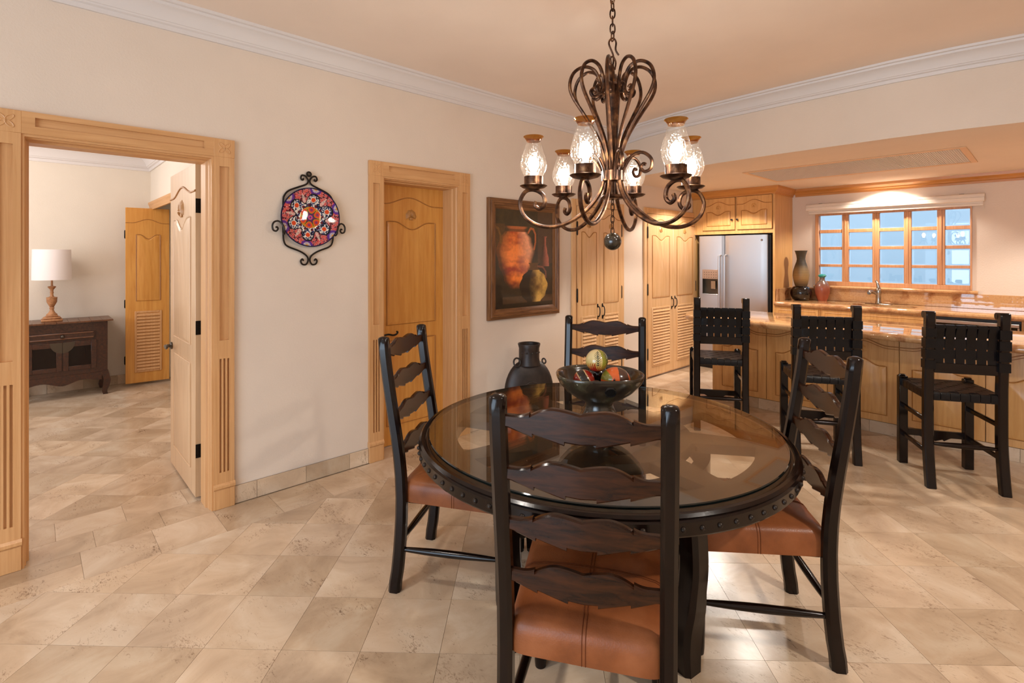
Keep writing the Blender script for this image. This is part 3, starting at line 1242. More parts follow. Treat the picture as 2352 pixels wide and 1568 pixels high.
# ------------------------------------------------------------------ kitchen furniture
# cabinet round the refrigerator
fc = empty('refrigerator_cabinet', (0, 0, 0), 0, 'tall maple cabinet surround with two small doors above the refrigerator', 'cabinet')
b = MB()
b.box(-2.362, 6.66, 0, -2.338, WY - 0.002, 2.29)
b.out('side_panel', M['cab_wood'], fc)
b = MB()
b.box(-3.408, 6.68, 1.79, -2.362, WY - 0.002, 2.29)
b.box(-3.408, 6.66, 1.79, -3.262, 6.68, 2.29)
b.box(-3.262, 6.66, 1.79, -2.362, 6.68, 1.838)
b.box(-3.262, 6.66, 2.268, -2.362, 6.68, 2.29)
b.box(-2.818, 6.66, 1.838, -2.798, 6.68, 2.268)
b.out('carcass', M['cab_wood'], fc)
b = MB()
b.box(-3.408, 6.70, 0, -3.385, WY - 0.002, 1.79)
b.out('side_panel', M['cab_wood'], fc)
cprof = [(0, 2.268), (0.010, 2.268), (0.014, 2.290), (0.024, 2.296), (0.03, 2.31), (0.058, 2.338), (0.062, 2.364), (0, 2.364)]
cw = sweep([(-3.408, 6.66), (-2.338, 6.66), (-2.338, WY - 0.002)], [(o_, z) for o_, z in cprof])
cw.out('cornice', M['crown_wood'], fc, angle=25)
for (a, c_, kx) in ((-3.256, -2.820, -2.852), (-2.796, -2.366, -2.79 + 0.008)):
    l = MB()
    l.box(a, 6.640, 1.842, c_, 6.66, 2.264, 0.003)
    dr = l.out('cabinet_door', M['cab_wood'], fc)
    raised(dr, a + 0.06, c_ - 0.06, 1.90, 2.085, 6.640, M['cab_wood'], 0.045)
    arch_bead(dr, a, c_, 2.165, 0.05, 6.640, M['cab_wood'])
    shell(dr, (a + c_) / 2, 2.145, 6.640, 0.032, M['cabornament'])
    b = MB()
    b.lathe([(0.0005, 0), (0.006, 0.002), (0.006, 0.014), (0.013, 0.02), (0.012, 0.03), (0.0005, 0.034)], 12, M=Matrix.Translation((kx, 6.640, 1.972)) @ Matrix.Rotation(PI / 2, 4, 'X'))
    b.out('knob', M['blackiron'], dr)

# refrigerator
fr = empty('refrigerator', (0, 0, 0), 0, 'stainless side by side refrigerator with dispenser in the left door', 'refrigerator')
b = MB()
b.box(-3.30, 6.675, 0.02, -2.385, 7.25, 1.765, 0.004)
b.out('body', M['black'], fr)


def fridge_door(x0, x1, hole=None):
    n = 14
    rings = []
    b = MB()
    def yb(x):
        s = (x - x0) / (x1 - x0) * 2 - 1
        return 6.606 + 0.016 * s * s + (0.02 * (abs(s) ** 30))
    xs = [x0 + (x1 - x0) * i / n for i in range(n + 1)]
    if hole:
        xs = sorted(set(xs + [hole[0], hole[1]]))
    zs = [0.06, 1.768] if not hole else [0.06, hole[2], hole[3], 1.768]
    for i in range(len(xs) - 1):
        for j in range(len(zs) - 1):
            if hole and hole[0] - 1e-6 <= xs[i] and xs[i + 1] <= hole[1] + 1e-6 and j == 1:
                continue
            v = [b.bm.verts.new(p) for p in ((xs[i], yb(xs[i]), zs[j]), (xs[i + 1], yb(xs[i + 1]), zs[j]), (xs[i + 1], yb(xs[i + 1]), zs[j + 1]), (xs[i], yb(xs[i]), zs[j + 1]))]
            b.bm.faces.new(v)
    for z in (0.06, 1.768):
        v = [b.bm.verts.new((x, yb(x), z)) for x in xs] + [b.bm.verts.new((x1, 6.67, z)), b.bm.verts.new((x0, 6.67, z))]
        b.bm.faces.new(v)
    for x in (x0, x1):
        v = [b.bm.verts.new(p) for p in ((x, yb(x), 0.06), (x, 6.67, 0.06), (x, 6.67, 1.768), (x, yb(x), 1.768))]
        b.bm.faces.new(v)
    bmesh.ops.remove_doubles(b.bm, verts=b.bm.verts[:], dist=0.0004)
    return b.out('door', M['steel'], fr, angle=30), yb


HOLE = (-3.243, -3.030, 0.992, 1.320)
dl, yl = fridge_door(-3.305, -2.957, HOLE)
drr, yr = fridge_door(-2.947, -2.420)
b = MB()
hx0, hx1, hz0, hz1 = HOLE
b.box(hx0, 6.604, 1.195, hx1, 6.66, hz1, 0.004)
b.out('control_panel', M['taupe'], dl)
b = MB()
for i in range(6):
    for j in range(3):
        b.box(hx0 + 0.025 + i * 0.032, 6.6025, 1.215 + j * 0.033, hx0 + 0.035 + i * 0.032, 6.6045, 1.222 + j * 0.033)
b.out('control_buttons', M['nickel'], dl, smooth=False)
b = MB()
b.box(hx0, 6.668, hz0, hx1, 6.672, 1.2)
b.box(hx0, 6.61, hz0, hx0 + 0.004, 6.67, 1.2)
b.box(hx1 - 0.004, 6.61, hz0, hx1, 6.67, 1.2)
b.out('dispenser_well', M['nickel'], dl, smooth=False)
b = MB()
b.box(hx0 - 0.006, 6.604, hz0 - 0.012, hx1 + 0.006, 6.66, hz0 + 0.004, 0.004)
b.out('drip_tray', M['steel'], dl)
b = MB()
b.box(hx0 + 0.10, 6.645, 1.06, hx0 + 0.165, 6.655, 1.17, 0.003, M=None)
b.out('dispenser_lever', M['chrome'], dl)
for x, dd in ((-2.992, dl), (-2.922, drr)):
    b = MB()
    b.tube(spline([(x, 6.612, 0.5), (x, 6.566, 0.515), (x, 6.560, 0.56), (x, 6.558, 1.0), (x, 6.560, 1.45), (x, 6.566, 1.495), (x, 6.612, 1.51)], 4), 0.014, 8)
    b.out('door_handle', M['steel'], dd)
b = MB()
b.lathe([(0.0005, 0), (0.014, 0), (0.014, 0.002), (0.0005, 0.003)], 16, M=Matrix.Translation((-2.475, yr(-2.475) - 0.0005, 1.70)) @ Matrix.Rotation(PI / 2, 4, 'X'))
b.out('emblem', M['chrome'], drr)
b = MB()
b.box(-3.30, 6.64, 0.0, -2.42, 6.675, 0.055)
b.out('kick_plate', M['black'], fr)

# base cabinets on the window wall


def base_unit(x0, x1, label, name='base_cabinet', ndoor=2):
    u = empty(name, (x0, 6.66, 0), 0, label, 'cabinet', 'base cabinets under the window')
    w = x1 - x0
    b = MB()
    b.box(0, 0.0, 0.1, w, WY - 6.662, 0.893 if 'sink' not in label[-6:] else 0.70)
    if 'sink' in label[-6:]:
        b.box(0, 0, 0.70, w, 0.03, 0.893)
    b.box(0.0, 0.06, 0.0, w, WY - 6.662, 0.1)
    b.out('carcass', M['cab_wood'], u)
    b = MB()
    b.box(0.02, -0.018, 0.73, w - 0.02, 0, 0.875, 0.003)
    d = b.out('drawer', M['cab_wood'], u)
    b = MB()
    b.tube([(0.05, -0.019, 0.755), (w - 0.05, -0.019, 0.755), (w - 0.05, -0.019, 0.85), (0.05, -0.019, 0.85)], 0.004, 6, closed=True)
    b.out('drawer_bead', M['cab_wood'], d)
    b = MB()
    b.lathe([(0.0005, 0), (0.006, 0.002), (0.006, 0.014), (0.013, 0.02), (0.012, 0.03), (0.0005, 0.034)], 12, M=Matrix.Translation((w / 2, -0.018, 0.80)) @ Matrix.Rotation(PI / 2, 4, 'X'))
    b.out('knob', M['blackiron'], d)
    for k in range(ndoor):
        a, c_ = 0.02 + (w - 0.04) * k / ndoor, 0.02 + (w - 0.04) * (k + 1) / ndoor - 0.004
        b = MB()
        b.box(a, -0.018, 0.12, c_, 0, 0.715, 0.003)
        dd = b.out('cabinet_door', M['cab_wood'], u)
        raised(dd, a + 0.05, c_ - 0.05, 0.17, 0.60, -0.018, M['cab_wood'], 0.04)
    return u


base_unit(-2.336, -1.84, 'maple base cabinet left of the sink against the refrigerator surround')
base_unit(-1.838, -0.83, 'wide maple base cabinet under the kitchen sink')
base_unit(-0.19, 0.75, 'maple base cabinet right of the black oven')
base_unit(0.752, 1.7, 'maple base cabinet at the far right end of the window counter')
ov = empty('built_in_oven', (0, 6.66, 0), 0, 'black built in oven with steel trim under the counter', 'oven')
b = MB()
b.box(-0.826, 0.0, 0.0, -0.194, 0.58, 0.893)
b.out('oven_body', M['black'], ov, smooth=False)
b = MB()
b.box(-0.822, -0.022, 0.15, -0.198, 0, 0.872, 0.004)
od = b.out('oven_door', M['oven'], ov)
b = MB()
b.box(-0.815, -0.028, 0.835, -0.205, -0.02, 0.866, 0.003)
b.out('steel_trim', M['steel'], od)
b = MB()
b.tube([(-0.79, -0.055, 0.80), (-0.23, -0.055, 0.80)], 0.01, 8)
b.tube([(-0.77, -0.055, 0.80), (-0.77, -0.02, 0.80)], 0.007, 8)
b.tube([(-0.25, -0.055, 0.80), (-0.25, -0.02, 0.80)], 0.007, 8)
b.out('handle', M['steel'], od)
b = MB()
for xx in (-0.812, -0.216):
    b.box(xx, -0.026, 0.18, xx + 0.012, -0.021, 0.83)
b.out('steel_trim', M['steel'], od)

# worktop with splashback and sill
CZ0, CZ1 = 0.895, 0.945


def nose_strip(b, xa, xb, yf, yb_, za, zb, seg=6):
    r = (zb - za) / 2
    prof = [(yb_, zb), (yf + r, zb)]
    prof += [(yf + r - r * math.sin(PI * i / seg), za + r + r * math.cos(PI * i / seg)) for i in range(1, seg)]
    prof += [(yf + r, za), (yb_, za)]
    b.rings([[(x, yy, z) for yy, z in prof] for x in (xa, xb)])


b = MB()
SK = (-1.80, -1.0, 6.79, 7.07)
nose_strip(b, -2.337, 1.72, 6.615, SK[2], CZ0, CZ1)
b.box(-2.337, SK[2], CZ0, SK[0], WY - 0.001, CZ1)
b.box(SK[1], SK[2], CZ0, 1.72, WY - 0.001, CZ1)
b.box(SK[0], SK[3], CZ0, SK[1], WY - 0.001, CZ1)
tag(b.out('kitchen_countertop', M['granite'], None, angle=30), 'polished golden granite worktop under the kitchen window', 'countertop')
b = MB()
b.box(-2.337, WY - 0.026, CZ1 + 0.0005, 1.72, WY - 0.001, 1.098, 0.003)
tag(b.out('splashback', M['granite'], None), 'long granite splashback along the window wall', 'splashback')
b = MB()
b.box(-2.337, 6.68, CZ1 + 0.0005, -2.314, WY - 0.027, 1.098, 0.003)
tag(b.out('side_splashback', M['granite'], None), 'short granite splashback against the refrigerator surround', 'splashback')
b = MB()
nose_strip(b, -2.07, -0.53, WY - 0.075, WY + 0.0, 1.0985, 1.1345)
b.bm.verts.ensure_lookup_table()
bmesh.ops.translate(b.bm, verts=b.bm.verts[:], vec=(0, -WY, 0))
b.out('window_sill', M['granite'], win, angle=30)

sk = empty('kitchen_sink', (0, 0, 0), 0, 'undermount steel sink bowl below the window', 'sink')
b = MB()
b.box(SK[0] - 0.01, SK[2] - 0.01, 0.72, SK[1] + 0.01, SK[3] + 0.01, 0.724)
for bx in ((SK[0] - 0.012, SK[2] - 0.012, SK[0] - 0.001, SK[3] + 0.012), (SK[1] + 0.001, SK[2] - 0.012, SK[1] + 0.012, SK[3] + 0.012), (SK[0], SK[2] - 0.012, SK[1], SK[2] - 0.001), (SK[0], SK[3] + 0.001, SK[1], SK[3] + 0.012)):
    b.box(bx[0], bx[1], 0.72, bx[2], bx[3], 0.894)
b.box(-1.41, SK[2], 0.72, -1.39, SK[3], 0.88)
b.out('basin', M['steel'], sk, smooth=False)
b = MB()
b.lathe([(0.0005, 0.7245), (0.03, 0.7245), (0.03, 0.728), (0.0005, 0.728)], 14, c=(-1.6, 6.93, 0))
b.out('drain', M['chrome'], sk)

fa = empty('kitchen_faucet', (-1.375, 7.13, CZ1), R(-8), 'satin nickel single lever faucet behind the sink', 'faucet')
b = MB()
b.box(-0.13, -0.03, 0.0, 0.13, 0.03, 0.008, 0.004)
b.out('deck_plate', M['chrome'], fa)
b = MB()
b.lathe([(0.032, 0.008), (0.03, 0.02), (0.026, 0.05), (0.025, 0.10), (0.03, 0.125), (0.029, 0.16), (0.022, 0.19), (0.010, 0.2)], 16)
b.out('body', M['chrome'], fa)
b = MB()
b.tube(spline([(0, 0, 0.11), (-0.03, -0.04, 0.135), (-0.05, -0.09, 0.142), (-0.052, -0.125, 0.128)], 5), [0.017, 0.017, 0.017, 0.018, 0.018, 0.018, 0.019, 0.02, 0.021, 0.022, 0.023, 0.024, 0.024, 0.023, 0.021, 0.018], 10)
b.out('spout', M['chrome'], fa)
b = MB()
b.tube(spline([(0, 0, 0.185), (-0.004, -0.004, 0.22), (-0.012, -0.008, 0.25), (-0.022, -0.012, 0.275)], 4), [0.02, 0.019, 0.018, 0.017, 0.016, 0.015, 0.014, 0.013, 0.012, 0.011, 0.01, 0.01, 0.009], 10)
b.out('lever', M['chrome'], fa)

# vases by the window
bowl = MB()
bowl.lathe([(0.07, 0), (0.088, 0.008), (0.113, 0.05), (0.122, 0.09), (0.114, 0.135), (0.09, 0.168), (0.072, 0.178), (0.062, 0.176), (0.066, 0.168), (0.09, 0.15), (0.106, 0.13), (0.113, 0.09), (0.104, 0.05), (0.08, 0.016), (0.001, 0.014)], 32, c=(-2.165, 7.05, CZ1))
tag(bowl.out('round_pot', M['blackclay'], None), 'glossy black round pot holding the tall ribbed vase', 'pot')
v = MB()
v.lathe([(0.001, 0), (0.066, 0), (0.074, 0.03), (0.088, 0.09), (0.094, 0.135), (0.090, 0.185), (0.072, 0.25), (0.053, 0.305), (0.047, 0.34), (0.053, 0.385), (0.066, 0.43), (0.073, 0.446), (0.069, 0.446), (0.048, 0.385), (0.041, 0.34), (0.001, 0.30)], 32)
o = v.out('tall_vase', M['vasewood'], None)
o.location = (-2.165, 7.05, CZ1 + 0.1782)
tag(o, 'tall tan ribbed vase with dark flared neck standing on the black pot', 'vase')
rv = empty('red_vase', (-1.958, 7.155, CZ1), 0, 'copper red clay vase with turquoise lip next to the black pot', 'vase')
v = MB()
v.lathe([(0.001, 0), (0.05, 0), (0.06, 0.03), (0.078, 0.09), (0.086, 0.145), (0.078, 0.195), (0.05, 0.235), (0.033, 0.25), (0.028, 0.275), (0.03, 0.29), (0.022, 0.285), (0.022, 0.25), (0.001, 0.22)], 28)
v.out('body', M['redclay'], rv)
v = MB()
v.lathe([(0.029, 0.29), (0.043, 0.305), (0.046, 0.315), (0.038, 0.325), (0.03, 0.33), (0.024, 0.322), (0.026, 0.30), (0.022, 0.29)], 24)
v.out('lip', M['turquoise'], rv)

# ceiling vent
cv = empty('ceiling_vent', (0, 0, 0), 0, 'long grey mesh return air grille in the kitchen ceiling', 'vent')
b = MB()
fx0, fx1, fy0, fy1 = -2.20, -0.462, 5.355, 6.30
for bx in ((fx0, fy0, fx0 + 0.035, fy1), (fx1 - 0.045, fy0, fx1, fy1), (fx0 + 0.0352, fy0, fx1 - 0.0452, fy0 + 0.045), (fx0 + 0.0352, fy1 - 0.06, fx1 - 0.0452, fy1)):
    b.box(bx[0], bx[1], 2.357, bx[2], bx[3], 2.3645, 0.002)
b.out('grille_frame', M['grille_frame'], cv)
b = MB()
b.box(fx0 + 0.03, fy0 + 0.04, 2.3625, fx1 - 0.04, fy1 - 0.05, 2.3645)
b.out('mesh_backing', M['grille'], cv, smooth=False)
b = MB()
n = 110
for i in range(n):
    x = fx0 + 0.035 + (fx1 - fx0 - 0.08) * (i + 0.5) / n
    b.box(x - 0.003, fy0 + 0.04, 2.359, x + 0.003, fy1 - 0.055, 2.3625)
o = b.out('grille_bars', M['grille'], cv, smooth=False)
o['kind'] = 'stuff'

# ------------------------------------------------------------------ the bar
BYF = 5.225
pitch = 0.5225
xs = [-2.43] + [-1.908 + pitch * i for i in range(8)]
names = ['at the open left end of the bar', 'second from the left end of the bar', 'behind the middle bar stool', 'between the middle and right bar stools', 'behind the right bar stool', 'past the right bar stool', 'seventh from the left end of the bar', 'eighth from the left end of the bar']
for i in range(8):
    x0, x1 = xs[i], xs[i + 1]
    u = empty('bar_cabinet', (x0, BYF, 0), 0, 'carved maple bar cabinet panel ' + names[i], 'cabinet', 'carved cabinets along the bar front')
    w = x1 - x0
    b = MB()
    b.box(0.0, 0.012, 0.10, w - 0.001, 0.60, 0.834)
    b.box(0.0, 0.03, 0.0, w - 0.001, 0.55, 0.10)
    b.out('carcass', M['cab_wood'], u, smooth=False)
    b = MB()
    b.box(0.0015, -0.008, 0.105, w - 0.0025, 0.012, 0.832, 0.002)
    dd = b.out('panel', M['cab_wood'], u)
    raised(dd, 0.085, w - 0.085, 0.165, 0.575, -0.008, M['cab_wood'], 0.05, up=True)
    arch_bead(dd, 0.0, w, 0.745, 0.05, -0.008, M['cab_wood'])
    arch_bead(dd, 0.0, w, 0.725, 0.05, -0.008, M['cab_wood'], 0.003)
    shell(dd, w / 2, 0.712, -0.008, 0.036, M['cabornament'])
    if i == 0:
        b = MB()
        b.box(-0.022, 0.0, 0.10, 0.0, 0.60, 0.834)
        b.out('end_panel', M['cab_wood'], u)
tile_base('baseboard_bar', [(-2.42, BYF + 0.012, 2.0, BYF + 0.012, 0, -1), (-2.432, BYF + 0.55, -2.432, BYF + 0.012, -1, 0)], 'travertine tile plinth under the bar', h=0.10)

bt = MB()
x0, x1, y0, y1, zz0, zz1 = -2.70, 2.2, 4.87, 5.82, 0.836, 0.896


def rrect(ins, rad):
    pts = []
    for (cx, cy, a0) in ((x0 + rad, y0 + rad, 180), (x1 - 0.05, y0 + 0.05, 270), (x1 - 0.05, y1 - 0.05, 0), (x0 + rad, y1 - rad, 90)):
        rr = (rad if cx < 0 else 0.05) - ins
        for k in range(9):
            a = R(a0 + 90 * k / 8)
            pts.append((cx + rr * math.cos(a), cy + rr * math.sin(a)))
    return pts


rings = []
rr = (zz1 - zz0) / 2
for k in range(9):
    a = -PI / 2 + PI * k / 8
    rings.append([(x, y, zz0 + rr + rr * math.sin(a)) for x, y in rrect(rr * (1 - math.cos(a)), 0.30)])
bt.rings(rings)
tag(bt.out('bar_countertop', M['granite'], None, angle=35), 'long polished granite bar top with rounded left end', 'countertop')

# ------------------------------------------------------------------ dining table
TC = (-1.36, 1.81)
tb = empty('dining_table', (TC[0], TC[1], 0), 0, 'round dark walnut dining table with wheel top under glass', 'table')
b = MB()
nseg = 96
RO, RI = 0.752, 0.62


def annulus(b, r0, r1, z0, z1, seg=nseg):
    b.rings([[(r * math.cos(2 * PI * i / seg), r * math.sin(2 * PI * i / seg), z) for i in range(seg)] for r, z in ((r0, z0), (r1, z0), (r1, z1), (r0, z1))], closed=True)


annulus(b, RI, RO + 0.012, 0.692, 0.747)
b.out('top_ring', M['table_wood'], tb, angle=30)
b = MB()
annulus(b, 0.30, 0.385, 0.705, 0.7465, 64)
b.out('inner_ring', M['table_wood'], tb, angle=30)
b = MB()
b.lathe([(0.001, 0.70), (0.13, 0.70), (0.13, 0.746), (0.001, 0.746)], 32)
b.out('hub', M['table_wood'], tb, angle=30)
for k in range(8):
    a = R(30 + 45 * k)
    b = MB()
    b.plan([(0.11, -0.05), (0.32, -0.075), (0.635, -0.042), (0.635, 0.042), (0.32, 0.075), (0.11, 0.05)], 0.708, 0.7455)
    bmesh.ops.transform(b.bm, matrix=Matrix.Rotation(a, 4, 'Z'), verts=b.bm.verts[:])
    b.out('spoke', M['table_wood'], tb, smooth=False)
b = MB()
prof = [(0.742, 0.690), (0.772, 0.690), (0.776, 0.696), (0.776, 0.734), (0.768, 0.740), (0.772, 0.746), (0.764, 0.754), (0.752, 0.7545), (0.748, 0.748), (0.742, 0.746)]
b.rings([[(r * math.cos(2 * PI * i / 128), r * math.sin(2 * PI * i / 128), z) for i in range(128)] for r, z in prof], closed=True)
b.out('rim_band', M['dark'], tb, angle=30)
nail = MB()
nail.lathe([(0.0005, 0.008), (0.005, 0.007), (0.0085, 0.003), (0.009, 0.0)][::-1], 8)
nail_o = None
for k in range(82):
    a = 2 * PI * k / 82
    if nail_o is None:
        nail_o = nail.out('nail', M['iron'], tb)
        o = nail_o
    else:
        o = bpy.data.objects.new('nail', nail_o.data)
        COL.objects.link(o)
        o.parent = tb
    o.location = (0.7755 * math.cos(a), 0.7755 * math.sin(a), 0.715)
    o.rotation_euler = (0, PI / 2, a)


def sqsweep(path, hw, axis_ang=0.0, seg8=True):
    """square section sweep; path of (r, z) in the radial plane at axis_ang"""
    rings = []
    ca, sa = math.cos(axis_ang), math.sin(axis_ang)
    for i, (r, z) in enumerate(path):
        h = hw[i] if isinstance(hw, list) else hw
        c = h * 0.35
        ring = []
        for u, v in ((-h, -h + c), (-h + c, -h), (h - c, -h), (h, -h + c), (h, h - c), (h - c, h), (-h + c, h), (-h, h - c)):
            x, y = r + u, v
            ring.append((x * ca - y * sa, x * sa + y * ca, z))
        rings.append(ring)
    return rings


for k in range(4):
    a = R(-9 + 90 * k)
    b = MB()
    P = spline([(0.465, 0.70, 0), (0.468, 0.62, 0), (0.478, 0.5, 0), (0.482, 0.38, 0), (0.468, 0.26, 0), (0.446, 0.16, 0), (0.442, 0.08, 0), (0.450, 0.0, 0)], 3)
    hw = []
    for p in P:
        z = p[1]
        hw.append(0.042 if z > 0.3 else 0.042 + 0.010 * math.sin(PI * min(1, (0.3 - z) / 0.3)))
    b.rings(sqsweep([(p[0], p[1]) for p in P], hw, a))
    b.out('leg', M['dark'], tb, angle=35)
    b = MB()
    b.box(0.40, -0.045, 0.58, 0.52, 0.045, 0.705, 0.008, M=Matrix.Rotation(a, 4, 'Z'))
    b.out('leg_block', M['dark'], tb)
b = MB()
annulus(b, 0.40, 0.455, 0.62, 0.69, 64)
b.out('apron_ring', M['dark'], tb, angle=30)
b = MB()
annulus(b, 0.20, 0.235, 0.40, 0.42, 48)
for k in range(4):
    b.box(0.22, -0.012, 0.40, 0.49, 0.012, 0.42, 0.002, M=Matrix.Rotation(R(-9 + 90 * k), 4, 'Z'))
b.out('lower_ring', M['iron'], tb, angle=30)

gt = MB()
gr = 0.738
gprof = [(0.001, 0.7485), (gr - 0.003, 0.7485)]
ring0 = [(gr * 0.995 * math.cos(2 * PI * i / 128), gr * 0.995 * math.sin(2 * PI * i / 128)) for i in range(128)]
GZ0, GZ1 = 0.7550, 0.7665
v0 = [gt.bm.verts.new((x, y, GZ0)) for x, y in ring0]
v1 = [gt.bm.verts.new((x * 1.004, y * 1.004, GZ0 + 0.003)) for x, y in ring0]
v2 = [gt.bm.verts.new((x * 1.004, y * 1.004, GZ1 - 0.003)) for x, y in ring0]
v3 = [gt.bm.verts.new((x, y, GZ1)) for x, y in ring0]
gt.bm.faces.new(list(reversed(v0)))
gt.bm.faces.new(v3)
for a_, b_ in ((v0, v1), (v1, v2), (v2, v3)):
    for i in range(128):
        j = (i + 1) % 128
        f = gt.bm.faces.new((a_[i], a_[j], b_[j], b_[i]))
        f.material_index = 1
o = gt.out('glass_tabletop', [M['tableglass'], M['tableedge']], None, angle=35)
o.location = (TC[0], TC[1], 0)
tag(o, 'round clear glass top lying on the dining table', 'glass top')

# pedestal bowl with ornaments
pb = empty('pedestal_bowl', (TC[0] - 0.015, TC[1] + 0.02, GZ1), R(46.6), 'dark bronze pottery pedestal bowl with lobed rim on the glass table', 'bowl')


def lob(r, z, a):
    k = max(0.0, min(1.0, (z - 0.10) / 0.1))
    return r * (1 + k * (0.075 * math.cos(2 * a) - 0.030 * math.cos(4 * a) + 0.02 * math.cos(3 * a + 1.0)))


bp = [(0.001, 0.0), (0.105, 0.0), (0.10, 0.008), (0.085, 0.03), (0.068, 0.06), (0.060, 0.085), (0.066, 0.10), (0.105, 0.115), (0.145, 0.145), (0.172, 0.18), (0.182, 0.205), (0.184, 0.215), (0.181, 0.220), (0.174, 0.218), (0.170, 0.205), (0.158, 0.18), (0.132, 0.15), (0.095, 0.125), (0.05, 0.112), (0.001, 0.110)]
b = MB()
b.lathe(bp, 48, fx=lob)
b.out('bowl', M['patina'], pb, angle=60)
b = MB()
hd = Vector((0.02, -1, 0)).normalized()
b.lathe([(0.001, 0.002), (0.019, 0.002), (0.0195, 0.0045), (0.0225, 0.004), (0.025, -0.004)], 18, M=Matrix.Translation((0.022, -0.1515, 0.170)) @ Matrix.Rotation(R(90 + 26), 4, 'X'))
b.out('round_hole', M['black'], pb)  # black disc stands in for the shade inside the hole


def ball(name, loc, r, paint, label, sc=(1, 1, 1), m=None):
    b = MB()
    b.sphere((0, 0, 0), r, 128, 80, sc)
    o = b.out(name, m or M['lacquer'], None, paint=paint, angle=80)
    o.location = loc
    o.rotation_euler = (0, 0, R(46.6))
    tag(o, label, 'ornament', 'painted gourds in the pedestal bowl')
    return o


def paint_leaf(co):
    r = co.length or 1
    x, y, z = co / r
    lon = math.atan2(x, -y)
    lat = math.asin(max(-1, min(1, z)))
    yel = Vector(lin('C9A648'))
    grn = Vector(lin('8C8A2C'))
    red = Vector(lin('A5281A'))
    drk = Vector(lin('16302E'))
    cream = Vector(lin('D6C08A'))
    c = cream.lerp(yel, min(1, max(0, 0.5 - lat)))
    if lon > 0.35:
        c = grn
    # leaf sprays: a thin stem with slanting leaflets either side
    for l0, top, bot in ((-0.05, 1.15, -0.35), (0.98, 1.0, -0.5), (-1.9, 1.0, -0.3), (2.2, 1.0, -0.3), (3.3, 1.0, -0.3)):
        dl = (lon - l0) * math.cos(lat)
        ad = abs(dl)
        wid = 0.36 * min(1, (top - lat) / 0.5)
        if bot < lat < top and ad < wid:
            w = ((lat - ad * 0.9) / 0.19) % 1
            if ad < 0.018 or abs(w - 0.5) < 0.27 * (1 - ad / 0.42):
                c = drk
    if lat < -0.05:
        w = (lon * 5.2 - lat * 2.0) % 1
        top_ = (0.02 if lon < -0.2 else -0.42) + 0.25 * math.cos(2 * lon)
        if abs(w - 0.5) < 0.40 * (top_ - lat) / 0.6 and lat < top_:
            c = red
        if lat < -1.0:
            c = Vector(lin('5A2414'))
    return c


def paint_orange(co):
    n = co.normalized()
    x, y, z = n
    c = Vector(lin('D8622A'))
    if x > 0.12:
        c = Vector(lin('4A2E22'))
        if x > 0.86 - 0.1 * z:
            c = Vector(lin('C05A28'))
    else:
        if x < -0.60 + 0.18 * math.sin(5 * z) and z > 0.1:
            c = Vector(lin('7E7A2C'))
        if abs(x + 0.28) < 0.17 - 0.45 * z and z < 0.35 and y < 0:
            c = Vector(lin('1C1510'))
    return c


def paint_band(co):
    n = co.normalized()
    s = n.x * 0.85 + n.z * 0.5
    if abs(s - 0.12) < 0.3:
        c = lin('120B0A')
    elif abs(abs(s - 0.12) - 0.34) < 0.045:
        c = lin('C8A878')
    else:
        c = lin('8E1E14')
    return c


def at_bowl(r_, d_, z):
    """offset right / away from the bowl centre"""
    c = pb.location
    return (c.x + RT[0] * r_ + FW[0] * d_, c.y + RT[1] * r_ + FW[1] * d_, GZ1 + z)


ball('painted_gourd', at_bowl(-0.010, 0.0, 0.272), 0.049, paint_leaf, 'round yellow gourd painted with dark leaves, topmost in the bowl')
ball('painted_gourd', at_bowl(0.070, -0.015, 0.190), 0.056, paint_orange, 'oval orange and brown gourd on the right in the bowl', (1.16, 0.95, 1.0))
ball('painted_gourd', at_bowl(-0.068, -0.005, 0.185), 0.048, paint_band, 'red and black banded gourd on the left in the bowl')
ball('painted_gourd', at_bowl(-0.028, -0.085, 0.1755), 0.030, lambda co: lin('3A2A22'), 'small plain brown gourd low at the front of the bowl')
ball('painted_gourd', at_bowl(0.01, 0.095, 0.190), 0.045, lambda co: lin('17100E'), 'plain black gourd behind the yellow one in the bowl')

# ------------------------------------------------------------------ dining chairs


def rect_sweep(path, hx, hy, cham=0.25):
    """path of (x, y, z) swept with horizontal rectangle half sizes"""
    rings = []
    for i, (x, y, z) in enumerate(path):
        a = hx[i] if isinstance(hx, list) else hx
        d = hy[i] if isinstance(hy, list) else hy
        c = min(a, d) * cham * 2
        rings.append([(x + u, y + v, z) for u, v in ((-a, -d + c), (-a + c, -d), (a - c, -d), (a, -d + c), (a, d - c), (a - c, d), (-a + c, d), (-a, d - c))])
    return rings


